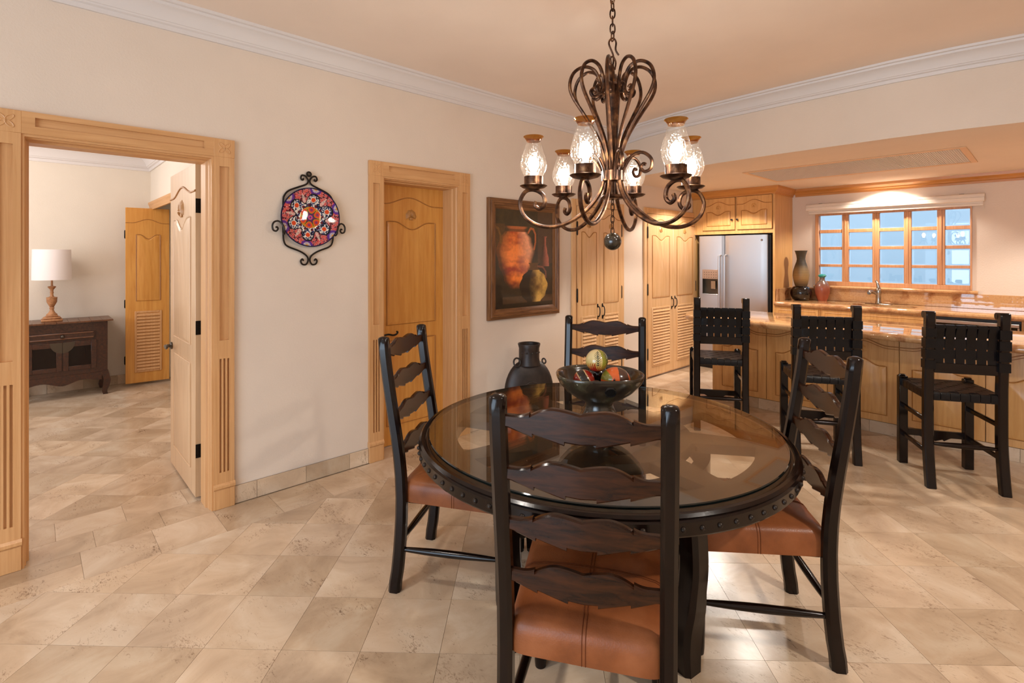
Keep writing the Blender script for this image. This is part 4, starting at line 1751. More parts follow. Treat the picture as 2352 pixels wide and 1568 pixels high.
def slat(parent, zc, y, half, m):
    n = 60
    rings = []

    def top(t):
        a = abs(t)
        if a > 0.66:
            return 0.016 + 0.010 * max(0, 1 - (a - 0.66) / 0.2) ** 2
        u = (a - 0.34) / 0.34
        return 0.042 - 0.026 * max(0, u) ** 1.8 - 0.011 * max(0, -u) ** 1.5

    def bot(t):
        a = abs(t)
        if a > 0.62:
            return -0.018 - 0.020 * max(0, (0.95 - a) / 0.33)
        if a > 0.20:
            return -0.030 - 0.021 * (0.62 - a) / 0.42
        return -0.043 - 0.003 * (0.2 - a) / 0.2

    ts = sorted(set([-1 + 2 * i / n for i in range(n + 1)] + [s * q for s in (-1, 1) for q in (0.6601, 0.6599, 0.6201, 0.6199, 0.2001, 0.1999)]))
    for t in ts:
        x = t * half
        yo = y - 0.010 * (1 - t * t)
        zt, zb = zc + top(t), zc + bot(t)
        d = 0.0105
        c = 0.0045
        rings.append([(x, yo - d, zb + c), (x, yo - d, zt - c), (x, yo - d + c, zt), (x, yo + d - c, zt), (x, yo + d, zt - c), (x, yo + d, zb + c), (x, yo + d - c, zb), (x, yo - d + c, zb)])
    b = MB()
    b.rings(rings)
    return b.out('slat', m, parent, angle=35)


def post_y(z):
    pts = [(0, 0.0), (0.2, 0.024), (0.42, 0.034), (0.6, 0.022), (0.8, -0.012), (1.0, -0.044), (1.14, -0.06)]
    for (a, ya), (b_, yb_) in zip(pts, pts[1:]):
        if a <= z <= b_:
            t = (z - a) / (b_ - a)
            t = t
            return ya + (yb_ - ya) * t
    return pts[-1][1]


def smooth_y(z):
    return (post_y(max(z - 0.09, 0)) + post_y(z) * 2 + post_y(min(z + 0.09, 1.14))) / 4 + (0 if z > 0.05 else -0.004)


def make_chair():
    ch = empty('dining_chair', (0, 0, 0), 0, 'x', 'chair')
    HS = 0.2185
    dm = M['dark']
    for s in (-1, 1):
        b = MB()
        zs = [1.127 * i / 24 for i in range(25)]
        path = [(s * HS, smooth_y(z), z) for z in zs]
        hx = [0.022] * 25
        hy = [0.027 - 0.004 * (z / 1.127) for z in zs]
        path += [(s * HS, smooth_y(1.127), 1.133), (s * HS, smooth_y(1.127), 1.137)]
        hx += [0.018, 0.009]
        hy += [0.019, 0.010]
        b.rings(rect_sweep(path, hx, hy))
        b.out('leg', dm, ch, angle=40)
    for z in (1.068, 0.922, 0.776, 0.622):
        slat(ch, z, smooth_y(z), HS - 0.019, M['dark_slat'])
    for s in (-1, 1):
        b = MB()
        c = (s * 0.208, 0.485, 0)
        b.box(c[0] - 0.026, c[1] - 0.026, 0.345, c[0] + 0.026, c[1] + 0.026, 0.415, 0.003)
        b.lathe([(0.020, 0.0), (0.022, 0.02), (0.024, 0.10), (0.025, 0.2), (0.022, 0.25), (0.026, 0.265), (0.020, 0.28), (0.024, 0.31), (0.018, 0.325), (0.026, 0.347)], 14, c=c)
        b.out('leg', dm, ch, angle=40)

    def spindle(p, q, r0=0.008, r1=0.016):
        p, q = Vector(p), Vector(q)
        b = MB()
        n = 10
        b.tube([p + (q - p) * i / n for i in range(n + 1)], [r0 + (r1 - r0) * math.sin(PI * i / n) ** 0.8 for i in range(n + 1)], 10)
        b.out('stretcher', dm, ch)

    for s in (-1, 1):
        spindle((s * HS, smooth_y(0.19), 0.19), (s * 0.208, 0.485, 0.19))
    spindle((-HS, smooth_y(0.225), 0.225), (HS, smooth_y(0.225), 0.225))
    spindle((-0.208, 0.485, 0.255), (0.208, 0.485, 0.255))
    # seat rails
    b = MB()
    b.box(-0.19, 0.05, 0.385, 0.19, 0.50, 0.405)
    b.out('seat_rail', dm, ch)
    # leather seat
    b = MB()
    nu, nv = 18, 18
    W0, W1 = 0.212, 0.242
    Y0, Y1 = 0.016, 0.530
    prof = [(1.0, 0.400), (1.0, 0.43), (0.995, 0.452), (0.975, 0.474), (0.93, 0.489), (0.85, 0.498), (0.65, 0.507), (0.4, 0.512), (0.15, 0.514), (0.001, 0.514)]
    per = []
    N = 64
    for i in range(N):
        a = 2 * PI * i / N
        e = 0.16
        cx = math.copysign(abs(math.cos(a)) ** e, math.cos(a))
        cy = math.copysign(abs(math.sin(a)) ** e, math.sin(a))
        per.append((cx, cy))
    rings = []
    for k, z in prof:
        ring = []
        for cx, cy in per:
            y = (Y0 + Y1) / 2 + cy * k * (Y1 - Y0) / 2
            w = W0 + (W1 - W0) * (y - Y0) / (Y1 - Y0)
            ring.append((cx * k * w, y, z))
        rings.append(ring)
    b.rings(rings)
    seat = b.out('seat', M['leather'], ch, angle=60)
    b = MB()

    def seam(axis):
        pts = []
        for k, z in prof[:-1]:
            pts.append((k, z))
        full = [(-k, z) for k, z in pts] + [(k, z) for k, z in reversed(pts)]
        for off in (-0.005, 0.005):
            P = []
            for k, z in full:
                if axis == 'y':
                    P.append((off, (Y0 + Y1) / 2 + k * (Y1 - Y0) / 2, z + (0.001 if abs(k) < 0.99 else 0)))
                else:
                    P.append((k * (W0 + W1) / 2, (Y0 + Y1) / 2 + off, z + (0.001 if abs(k) < 0.99 else 0)))
            b.tube(P, 0.0014, 5)

    seam('y')
    seam('x')
    b.out('seam', M['seam'], seat)
    return ch


chair0 = make_chair()
chairs = [((-2.148, 1.374), (0.826, 0.564), 'dark ladder back dining chair at the left of the table, before the honey door'),
          ((-0.667, 2.307), (-0.787, -0.616), 'dark ladder back dining chair at the right of the table, in front of the stools'),
          ((-0.853, 1.065), (-0.5365, 0.844), 'dark ladder back dining chair in the foreground, seen from behind in front of the table'),
          ((-1.827, 2.483), (0.532, -0.846), 'dark ladder back dining chair on the far side of the table, behind the pedestal bowl')]
for i, (p, f, lab) in enumerate(chairs):
    o = chair0 if i == 0 else copy_tree(chair0)
    o.location = (p[0], p[1], 0)
    o.rotation_euler = (0, 0, math.atan2(f[1], f[0]) - PI / 2)
    o['label'] = lab
    o['group'] = 'ladder back chairs around the dining table'

# ------------------------------------------------------------------ bar stools


def make_stool():
    st = empty('bar_stool', (0, 0, 0), 0, 'x', 'stool')
    dm = M['dark']
    HS = 0.195

    def py(z):
        if z < 0.35:
            return -0.04 * (1 - z / 0.35) ** 1.6
        if z > 0.65:
            return -0.03 * (z - 0.65) / 0.5
        return 0.0

    for s in (-1, 1):
        b = MB()
        zs = [1.12 * i / 22 for i in range(23)]
        path = [(s * HS, py(z), z) for z in zs] + [(s * HS, py(1.12), 1.135), (s * HS, py(1.12) + 0.004, 1.142)]
        hx = [0.027] * 25
        hy = [0.025] * 23 + [0.021, 0.014]
        b.rings(rect_sweep(path, hx, hy, 0.15))
        # curled finial facing forwards
        yy = py(1.12)
        b.tube([(s * HS - 0.027, yy + 0.030, 1.118), (s * HS + 0.027, yy + 0.030, 1.118)], 0.023, 12)
        b.out('leg', dm, st, angle=40)
        b = MB()
        b.box(s * HS - 0.027, 0.365, 0, s * HS + 0.027, 0.415, 0.632, 0.004)
        b.box(s * HS - 0.02, 0.372, 0.632, s * HS + 0.02, 0.408, 0.642, 0.006)
        b.out('leg', dm, st, angle=40)
    # back rail
    b = MB()
    b.box(-HS + 0.02, py(0.775) - 0.013, 0.742, HS - 0.02, py(0.775) + 0.013, 0.808, 0.003)
    b.out('back_rail', dm, st)
    b = MB()
    b.box(-HS + 0.02, py(1.04) - 0.010, 1.032, HS - 0.02, py(1.04) + 0.010, 1.052, 0.004)
    b.out('back_rail', dm, st)
    # stretchers
    for s in (-1, 1):
        for z in (0.42, 0.215):
            b = MB()
            b.box(s * HS - 0.010, -0.01, z - 0.016, s * HS + 0.010, 0.38, z + 0.016, 0.005)
            b.out('stretcher', dm, st)
    b = MB()
    n = 12
    b.tube([(-HS + 2 * HS * i / n, py(0.275), 0.275) for i in range(n + 1)], [0.008 + 0.010 * math.sin(PI * i / n) for i in range(n + 1)], 10)
    b.out('stretcher', dm, st)
    b = MB()
    n = 40
    rings = []
    for i in range(n + 1):
        t = -1 + 2 * i / n
        a = abs(t)
        zb = 0.205 - (0.028 * (1 - a / 0.5) if a < 0.5 else 0.0) - (0.014 if 0.28 < a < 0.55 else 0) * (0.55 - a) / 0.27
        x = t * (HS - 0.02)
        rings.append([(x, 0.38, zb), (x, 0.38, 0.25), (x, 0.40, 0.25), (x, 0.40, zb)])
    b.rings(rings)
    b.out('carved_rail', dm, st, angle=30)
    # seat rails
    b = MB()
    for bx in ((-HS, -0.012, HS, 0.012), (-HS, 0.378, HS, 0.402), (-HS - 0.010, 0, -HS + 0.012, 0.39), (HS - 0.012, 0, HS + 0.010, 0.39)):
        b.box(bx[0], bx[1], 0.565, bx[2], bx[3], 0.608, 0.005)
    b.out('seat_rail', dm, st)

    def ribbon(path, w, wdir, th=0.0016):
        """flat strap: path points, width vector direction"""
        path = [Vector(p) for p in path]
        wd = Vector(wdir)
        rings = []
        for i, p in enumerate(path):
            t = (path[min(i + 1, len(path) - 1)] - path[max(i - 1, 0)]).normalized()
            n = t.cross(wd).normalized()
            rings.append([p - wd * w / 2 - n * th, p + wd * w / 2 - n * th, p + wd * w / 2 + n * th, p - wd * w / 2 + n * th])
        b = MB()
        b.rings(rings)
        return b

    # back weave: six upright straps over and under four cross straps that wrap the posts
    pitchx = 0.0565
    rows = [1.005, 0.935, 0.865, 0.796]
    amp = 0.0034
    for i in range(6):
        x = (i - 2.5) * pitchx
        path = [(x, py(0.8) - 0.006, 0.806), (x, py(0.8) - 0.006, 0.818)]
        for j, z in reversed(list(enumerate(rows))):
            sg = 1 if (i + j) % 2 else -1
            if j == 0:
                sg = -1
            if j == 3:
                continue
            path.append((x, py(z) + sg * amp, z))
        path += [(x, py(1.04) - 0.0125, 1.036), (x, py(1.04) - 0.009, 1.0555), (x, py(1.04) + 0.009, 1.0555), (x, py(1.04) + 0.0125, 1.036), (x, py(1.0) + amp + 0.002, 1.0)]
        ribbon(path, 0.0485, (1, 0, 0)).out('upright_strap', M['strap'], st)
    for j, z in enumerate(rows):
        # loop round the two posts, woven in between
        path = []
        e = HS + 0.029
        yb_ = py(z) - 0.028
        yf_ = py(z) + 0.028
        if j == 3:
            for s in (-1, 1):
                q = [(s * HS + u, py(z) + v, z) for u, v in ((-0.029, -0.028), (0.029, -0.028), (0.029, 0.028), (-0.029, 0.028), (-0.029, -0.0279))]
                ribbon(q, 0.056, (0, 0, 1)).out('cross_strap', M['strap'], st)
            continue
        path = [(-HS + 0.03, yf_ - 0.002, z), (-e, yf_, z), (-e, yb_, z), (-HS + 0.030, yb_ + 0.002, z), (-HS + 0.034, py(z), z)]
        for i in range(6):
            sg = -1 if (i + j) % 2 else 1
            if j == 0:
                sg = 1
            path.append(((i - 2.5) * pitchx, py(z) + sg * amp, z))
        path += [(HS - 0.034, py(z), z), (HS - 0.030, yb_ + 0.002, z), (e, yb_, z), (e, yf_, z), (HS - 0.03, yf_ - 0.002, z)]
        ribbon(path, 0.058, (0, 0, 1)).out('cross_strap', M['strap'], st)
    # seat weave
    zz = 0.616
    n = 7
    px_, py_ = 0.37 / n, 0.37 / n
    for i in range(n):
        x = (i - 3) * px_
        path = [(x, 0.0, 0.560), (x, -0.0165, 0.563), (x, -0.0165, 0.606), (x, -0.010, 0.6145)]
        for j in range(n):
            path.append((x, 0.195 + (j - 3) * py_, zz + (1 if (i + j) % 2 else -1) * 0.0028))
        path += [(x, 0.400, 0.6145), (x, 0.4065, 0.606), (x, 0.4065, 0.563), (x, 0.39, 0.560)]
        ribbon(path, px_ - 0.003, (1, 0, 0)).out('seat_strap', M['strap'], st)
    for j in range(n):
        y = 0.195 + (j - 3) * py_
        path = [(-HS + 0.004, y, 0.560), (-HS - 0.0145, y, 0.563), (-HS - 0.0145, y, 0.606), (-HS - 0.008, y, 0.6145)]
        for i in range(n):
            path.append(((i - 3) * px_, y, zz + (-1 if (i + j) % 2 else 1) * 0.0028))
        path += [(HS + 0.008, y, 0.6145), (HS + 0.0145, y, 0.606), (HS + 0.0145, y, 0.563), (HS - 0.004, y, 0.560)]
        ribbon(path, py_ - 0.003, (0, 1, 0)).out('seat_strap', M['strap'], st)
    return st


stool0 = make_stool()
for i, (x, y, a, lab) in enumerate(((-1.96, 4.33, 32, 'black woven leather bar stool at the left end of the bar, before the refrigerator'),
                                    (-1.147, 4.262, 30, 'black woven leather bar stool in the middle of the row, behind the right dining chair'),
                                    (-0.388, 4.378, 29, 'black woven leather bar stool at the right end of the row, seen whole'))):
    o = stool0 if i == 0 else copy_tree(stool0)
    o.location = (x, y, 0)
    o.rotation_euler = (0, 0, R(a))
    o['label'] = lab
    o['group'] = 'woven leather stools along the bar'

# ------------------------------------------------------------------ chandelier
CH = (-1.36, 1.91)
cd = empty('chandelier', (CH[0], CH[1], 0), R(46.6 - 90), 'bronze scroll chandelier with six lit crackle glass chimneys over the table', 'chandelier')
bz = M['bronze']
b = MB()
b.lathe([(0.001, 1.75), (0.012, 1.76), (0.012, 1.83), (0.017, 1.86), (0.019, 1.95), (0.026, 2.08), (0.033, 2.20), (0.036, 2.265), (0.028, 2.275), (0.012, 2.285), (0.010, 2.33), (0.006, 2.36), (0.001, 2.365)], 20)
b.out('stem', bz, cd)
b = MB()
b.lathe([(0.046, 1.836), (0.050, 1.838), (0.050, 1.882), (0.046, 1.884)], 24)
b.out('collar', bz, cd)
b = MB()
b.lathe([(0.001, 1.755), (0.045, 1.757), (0.052, 1.765), (0.045, 1.775), (0.001, 1.777)], 20)
b.out('hub_disc', bz, cd)


def radial(path, r, name, ang, seg=8, n=5):
    P = spline([(a, 0, z) for a, z in path], n)
    b = MB()
    b.tube(P, r, seg)
    if isinstance(ang, list):
        first = None
        for t in ang:
            if first is None:
                first = b.out(name, bz, cd)
                o = first
            else:
                o = bpy.data.objects.new(name, first.data)
                COL.objects.link(o)
                o.parent = cd
            o.rotation_euler = (0, 0, t)
        return first


crown = [(0.030, 1.885), (0.040, 1.96), (0.075, 2.05), (0.130, 2.14), (0.178, 2.215), (0.193, 2.27), (0.175, 2.325), (0.130, 2.352), (0.085, 2.34), (0.062, 2.30), (0.055, 2.255), (0.066, 2.225), (0.088, 2.220), (0.098, 2.240), (0.086, 2.255), (0.076, 2.245)]
radial(crown, 0.0078, 'crown_scroll', [2 * PI * (k + 0.5) / 10 for k in range(10)])
low = [(0.044, 1.845), (0.055, 1.895), (0.090, 1.945), (0.135, 1.955), (0.172, 1.925), (0.172, 1.885), (0.145, 1.870), (0.128, 1.888), (0.138, 1.905), (0.150, 1.900)]
radial(low, 0.0075, 'side_scroll', [R(2 + 60 * k) for k in range(6)])
armp = [(0.040, 1.845), (0.055, 1.79), (0.10, 1.725), (0.17, 1.668), (0.25, 1.634), (0.33, 1.636), (0.395, 1.675), (0.418, 1.735), (0.395, 1.787), (0.355, 1.797), (0.315, 1.775), (0.306, 1.735), (0.328, 1.712), (0.350, 1.726), (0.344, 1.744)]
b = MB()
b.tube(spline([(a, 0, z) for a, z in armp], 5), 0.0092, 8)
arm0 = b.out('arm', bz, cd)
RC = 0.357


def sub(b, name, m):
    return b.out(name, m, arm0)


b = MB()
b.lathe([(0.001, 1.797), (0.02, 1.798), (0.05, 1.806), (0.062, 1.815), (0.059, 1.817), (0.045, 1.811), (0.001, 1.808)], 28, c=(RC, 0, 0))
sub(b, 'drip_pan', bz)
b = MB()
b.lathe([(0.040, 1.811), (0.042, 1.813), (0.042, 1.856), (0.039, 1.857), (0.038, 1.82), (0.001, 1.819)], 24, c=(RC, 0, 0))
sub(b, 'cup', bz)
b = MB()
cp = [(0.038, 1.852), (0.047, 1.868), (0.056, 1.888), (0.0595, 1.905), (0.057, 1.925), (0.049, 1.955), (0.040, 1.985), (0.033, 2.005), (0.0315, 2.015)]
V = [[b.bm.verts.new((RC + r * math.cos(2 * PI * k / 32), r * math.sin(2 * PI * k / 32), z)) for k in range(32)] for r, z in cp]
for i in range(len(V) - 1):
    for k in range(32):
        b.bm.faces.new((V[i][k], V[i][(k + 1) % 32], V[i + 1][(k + 1) % 32], V[i + 1][k]))
sub(b, 'chimney', M['crackle'])
b = MB()
cp = [(0.0315, 2.013), (0.034, 2.020), (0.040, 2.029), (0.046, 2.034), (0.045, 2.036), (0.039, 2.031), (0.032, 2.021), (0.030, 2.014)]
b.lathe(cp, 32, c=(RC, 0, 0))
sub(b, 'chimney_rim', M['amber'])
b = MB()
b.lathe([(0.001, 1.86), (0.011, 1.862), (0.012, 1.878), (0.020, 1.893), (0.024, 1.91), (0.022, 1.928), (0.012, 1.943), (0.001, 1.947)], 16, c=(RC, 0, 0))
sub(b, 'bulb', M['bulb'])
b = MB()
b.lathe([(0.014, 1.819), (0.014, 1.862), (0.001, 1.862)], 12, c=(RC, 0, 0))
sub(b, 'lamp_holder', bz)
# local x is "towards the viewer" after the root rotation of -43.4 degrees
for k in range(6):
    o = arm0 if k == 0 else copy_tree(arm0, cd)
    o.rotation_euler = (0, 0, R(-28 + 60 * k))
# chains, hook and ball


def link(b, c, hl, hw, r, ang):
    pts = []
    for i in range(14):
        t = 2 * PI * i / 14
        u = hw * math.copysign(abs(math.cos(t)) ** 0.8, math.cos(t))
        w = hl * math.copysign(abs(math.sin(t)) ** 0.8, math.sin(t))
        pts.append((c[0] + u * math.cos(ang), c[1] + u * math.sin(ang), c[2] + w))
    b.tube(pts, r, 6, closed=True)


z = 2.475
i = 0
while z < 2.885:
    b = MB()
    link(b, (0, 0, z + 0.015), 0.022, 0.011, 0.0035, R(20 + 75 * i))
    b.out('chain_link', bz, cd)
    z += 0.034
    i += 1
z = 1.60
while z < 1.745:
    b = MB()
    link(b, (0, 0, z + 0.012), 0.0175, 0.008, 0.0022, R(20 + 90 * i))
    b.out('chain_link', bz, cd)
    z += 0.027
    i += 1
b = MB()
b.tube(spline([(0, 0.0, 2.35), (0, 0.004, 2.40), (0, -0.016, 2.455), (0, -0.008, 2.478), (0, 0.006, 2.48), (0, 0.016, 2.462), (0, 0.014, 2.43), (0, 0.028, 2.405)], 5), 0.0042, 8)
b.out('hook', bz, cd)
b = MB()
b.tube(spline([(0.0, -0.012, 2.34), (0, -0.016, 2.375), (0, 0.0, 2.40), (0, 0.014, 2.375), (0, 0.010, 2.34)], 5), 0.004, 8)
b.out('top_loop', bz, cd)
b = MB()
b.sphere((0, 0, 1.566), 0.0395, 32, 24)
b.out('ball', M['patina'], cd)
b = MB()
b.lathe([(0.001, 2.86), (0.03, 2.862), (0.06, 2.885), (0.065, 2.899), (0.001, 2.8995)], 24)
b.out('canopy', bz, cd)

# ------------------------------------------------------------------ painting on the wall
pc = empty('framed_painting', (WX, 3.384, 1.475), PI / 2, 'oil painting of clay jars in a carved brown wooden frame', 'painting')
PW, PH = 0.935, 1.085
fp = [(0.0, 0.0), (0.0, -0.030), (0.012, -0.036), (0.022, -0.036), (0.026, -0.046), (0.040, -0.048), (0.046, -0.040), (0.058, -0.040), (0.064, -0.032), (0.074, -0.030), (0.092, -0.018), (0.092, 0.0)]


def frame_side(L, hh, m, ang):
    b = MB()
    for s in (0,):
        rings = []
        for e in (-1, 1):
            rings.append([(e * (L / 2 - o_), yy, -hh + o_) for o_, yy in fp])
        b.rings(rings)
    bmesh.ops.transform(b.bm, matrix=Matrix.Rotation(ang, 4, 'Y'), verts=b.bm.verts[:])
    b.out('frame_rail', m, pc, angle=25)


frame_side(PW, PH / 2, M['picture_frame_h'], 0)
frame_side(PW, PH / 2, M['picture_frame_h'], PI)
frame_side(PH, PW / 2, M['picture_frame'], PI / 2)
frame_side(PH, PW / 2, M['picture_frame'], -PI / 2)


def hash2(x, y):
    v = math.sin(x * 127.1 + y * 311.7) * 43758.5453
    return v - math.floor(v)


def vnoise(x, y):
    xi, yi = math.floor(x), math.floor(y)
    fx, fy = x - xi, y - yi
    fx, fy = fx * fx * (3 - 2 * fx), fy * fy * (3 - 2 * fy)
    a, b_, c, d = hash2(xi, yi), hash2(xi + 1, yi), hash2(xi, yi + 1), hash2(xi + 1, yi + 1)
    return (a + (b_ - a) * fx) * (1 - fy) + (c + (d - c) * fx) * fy


def fbm(x, y):
    return 0.55 * vnoise(x, y) + 0.3 * vnoise(x * 2.1, y * 2.1) + 0.15 * vnoise(x * 4.3, y * 4.3)


def interp(tab, v):
    if v <= tab[0][0]:
        return tab[0][1]
    for (a, b_), (c, d) in zip(tab, tab[1:]):
        if v <= c:
            t = (v - a) / (c - a)
            t = t * t * (3 - 2 * t)
            return b_ + (d - b_) * t
    return tab[-1][1]


CW, CHH = PW - 0.176, PH - 0.176
L_ = {k: Vector(lin(k)) for k in ('1A120C', '2B2113', '3A3018', 'C4461A', 'E07A30', '8E2A0E', 'E2A07A', '5A3A18', '6A4A20', 'B08040', 'C8A050', '3A2410', '7A4632', 'A05A46', '4A3420', 'B06030', '14100A')}


def paint_pic(co):
    u, v = co.x / CW + 0.5, co.z / CHH + 0.5
    n = fbm(u * 9, v * 9)
    bg = L_['1A120C'].lerp(L_['3A3018'], max(0, min(1, n * 1.2 * (0.25 + v))))
    if u > 0.72 and v > 0.45:
        bg = bg.lerp(L_['4A3420'], 0.7)
    if u < 0.15 and 0.6 < v < 0.85:
        bg = bg.lerp(L_['5A3A18'], 0.5)
    c = bg
    if 0.05 < v < 0.12 and u > 0.12:
        c = c.lerp(L_['4A3420'], 0.7)
    # slim bottle
    if 0.42 < v < 0.74:
        cx = 0.845
        hw = interp([(0.42, 0.085), (0.5, 0.08), (0.58, 0.05), (0.66, 0.03), (0.72, 0.03), (0.735, 0.045)], v)
        s = (u - cx) / hw
        if abs(s) < 1:
            c = L_['3A2410'].lerp(L_['A05A46'], max(0, min(1, 0.4 + s * 0.8)))
    # big jar
    cx = 0.335
    if 0.19 < v < 0.83:
        hw = interp([(0.19, 0.10), (0.3, 0.19), (0.45, 0.28), (0.58, 0.325), (0.70, 0.27), (0.78, 0.185), (0.80, 0.16), (0.815, 0.19), (0.83, 0.20)], v)
        cc = cx + 0.03 * (v - 0.5)
        s = (u - cc) / hw
        if abs(s) < 1:
            k = fbm(u * 7 + 3, v * 13)
            body = L_['8E2A0E'].lerp(L_['E07A30'], max(0, min(1, k * 2.4 - 0.6)))
            body = body.lerp(L_['E2A07A'], max(0, min(0.85, (s - 0.05) * 1.4)) * max(0, min(1, (v - 0.32) * 4)))
            sh = max(0, min(1, (1 - abs(s + 0.0)) * 4)) * max(0, min(1, (s + 1.0) * 1.6))
            if v > 0.775:
                body = L_['3A2410'].lerp(L_['B06030'], 0.35 + 0.5 * (v > 0.805))
            c = c.lerp(body, max(0.12, sh) * max(0, min(1, (v - 0.19) / 0.10)))

    def stroke(pts, w, col):
        nonlocal c
        for (a, b_), (d, e) in zip(pts, pts[1:]):
            L2 = (d - a) ** 2 + (e - b_) ** 2
            t = max(0, min(1, ((u - a) * (d - a) + (v - b_) * (e - b_)) / L2))
            if math.hypot(u - a - t * (d - a), (v - b_ - t * (e - b_)) * 1.2) < w:
                c = c.lerp(col, 0.8)
                return

    stroke([(0.55, 0.77), (0.59, 0.815), (0.64, 0.81), (0.675, 0.76), (0.68, 0.68), (0.655, 0.6)], 0.014, L_['B06030'])
    stroke([(0.0, 0.82), (0.05, 0.80), (0.085, 0.73), (0.09, 0.66)], 0.014, L_['6A4A20'])
    # small jar
    if 0.05 < v < 0.455:
        hw = interp([(0.05, 0.12), (0.12, 0.21), (0.22, 0.255), (0.32, 0.2), (0.38, 0.1), (0.41, 0.07), (0.44, 0.075), (0.45, 0.09)], v)
        s = (u - 0.65) / hw
        if abs(s) < 1:
            k = fbm(u * 8 + 9, v * 10)
            body = L_['5A3A18'].lerp(L_['C8A050'], max(0, min(1, k * 2.2 - 0.45)))
            body = L_['14100A'].lerp(body, max(0, min(1, (s + 0.35) * 1.3)))
            if v > 0.38:
                body = L_['3A2410'].lerp(L_['6A4A20'], 0.4)
            c = body
    stroke([(0.72, 0.42), (0.82, 0.41), (0.87, 0.36), (0.87, 0.3)], 0.012, L_['7A4632'])
    return c * (1.1 + 0.5 * fbm(u * 40, v * 55))


b = MB()
nx, nz = 180, 216
G_ = [[b.bm.verts.new((-CW / 2 + CW * i / nx, -0.016, -CHH / 2 + CHH * j / nz)) for i in range(nx + 1)] for j in range(nz + 1)]
for j in range(nz):
    for i in range(nx):
        b.bm.faces.new((G_[j][i], G_[j][i + 1], G_[j + 1][i + 1], G_[j + 1][i]))
b.box(-CW / 2, -0.012, -CHH / 2, CW / 2, -0.002, CHH / 2)
b.out('canvas', M['canvas'], pc, smooth=False, paint=paint_pic)

# ------------------------------------------------------------------ talavera plate in an iron hanger
HY = 1.352
ph = empty('plate_hanger', (WX, HY, 1.757), PI / 2, 'black wrought iron scroll hanger holding the painted plate on the wall', 'plate hanger')
b = MB()
for s in (-1, 1):
    yb_ = -0.014
    P = spline([(s * 0.034, yb_, 0.262), (s * 0.030, yb_, 0.256), (s * 0.024, yb_, 0.262), (s * 0.028, yb_, 0.278), (s * 0.044, yb_, 0.282), (s * 0.056, yb_, 0.268), (s * 0.052, yb_, 0.252)][::-1] if False else
               [(s * 0.040, yb_, 0.258), (s * 0.036, yb_, 0.250), (s * 0.046, yb_, 0.246), (s * 0.054, yb_, 0.258), (s * 0.046, yb_, 0.276), (s * 0.026, yb_, 0.274), (s * 0.010, yb_, 0.256), (s * 0.006, yb_, 0.238), (s * 0.020, yb_, 0.218), (s * 0.07, yb_, 0.196), (s * 0.13, yb_, 0.168), (s * 0.158, yb_, 0.135), (s * 0.166, yb_, 0.09), (s * 0.166, yb_, -0.10), (s * 0.160, yb_, -0.165), (s * 0.135, yb_, -0.195), (s * 0.06, yb_, -0.225), (s * 0.016, yb_, -0.255), (s * 0.006, yb_, -0.285), (s * 0.020, yb_, -0.312), (s * 0.044, yb_, -0.310), (s * 0.054, yb_, -0.290), (s * 0.044, yb_, -0.276), (s * 0.036, yb_, -0.288)], 4)
    b.tube(P, 0.0058, 8)
    Q = spline([(s * 0.166, -0.012, -0.10), (s * 0.168, -0.03, -0.115), (s * 0.172, -0.052, -0.112), (s * 0.176, -0.062, -0.085), (s * 0.185, -0.055, -0.055), (s * 0.205, -0.045, -0.035), (s * 0.228, -0.04, -0.040), (s * 0.240, -0.038, -0.062), (s * 0.236, -0.038, -0.090), (s * 0.218, -0.038, -0.098), (s * 0.206, -0.038, -0.084), (s * 0.212, -0.038, -0.072), (s * 0.220, -0.038, -0.076)], 4)
    b.tube(Q, 0.0058, 8)
ring = [(0.014 * math.cos(2 * PI * i / 14), -0.014, 0.288 + 0.014 * math.sin(2 * PI * i / 14)) for i in range(14)]
b.tube(ring, 0.0058, 8, closed=True)
b.out('scroll_frame', M['iron'], ph)
b = MB()
b.lathe([(0.001, 0), (0.005, 0.0), (0.006, 0.014), (0.001, 0.016)], 8, M=Matrix.Translation((0, 0, 0.288)) @ Matrix.Rotation(PI / 2, 4, 'X'))
b.out('wall_screw', M['nickel'], ph)

PR = 0.196
pl = MB()
nr, na = 90, 380


def plate_y(r):
    t = r / PR
    return -0.022 - 0.020 * max(0, (t - 0.35) / 0.65) ** 1.3


V = []
for i in range(nr + 1):
    r = max(PR * i / nr, 0.0004)
    V.append([pl.bm.verts.new((r * math.cos(2 * PI * k / na), plate_y(r), r * math.sin(2 * PI * k / na))) for k in range(na)])
for i in range(nr):
    for k in range(na):
        j = (k + 1) % na
        pl.bm.faces.new((V[i][k], V[i][j], V[i + 1][j], V[i + 1][k]))
pl.bm.faces.new(V[0])
back = [(PR, plate_y(PR) + 0.006), (PR * 0.5, -0.012), (PR * 0.3, -0.012)]
VB = [V[-1]] + [[pl.bm.verts.new((r * math.cos(2 * PI * k / na), yy, r * math.sin(2 * PI * k / na))) for k in range(na)] for r, yy in back]
for i in range(len(VB) - 1):
    for k in range(na):
        j = (k + 1) % na
        pl.bm.faces.new((VB[i][k], VB[i][j], VB[i + 1][j], VB[i + 1][k]))
pl.bm.faces.new(VB[-1])
PC = {k: Vector(lin(v_)) for k, v_ in dict(navy='12103A', red='B81C2A', pink='DA5560', dkred='5A0C1C', grn='24401E', pur='5A2A86', wht='E6DCCC', blk='0C0A12', org='D8481A', gold='C88A20', blue='2A3A7A', plum='6A1A4A').items()}


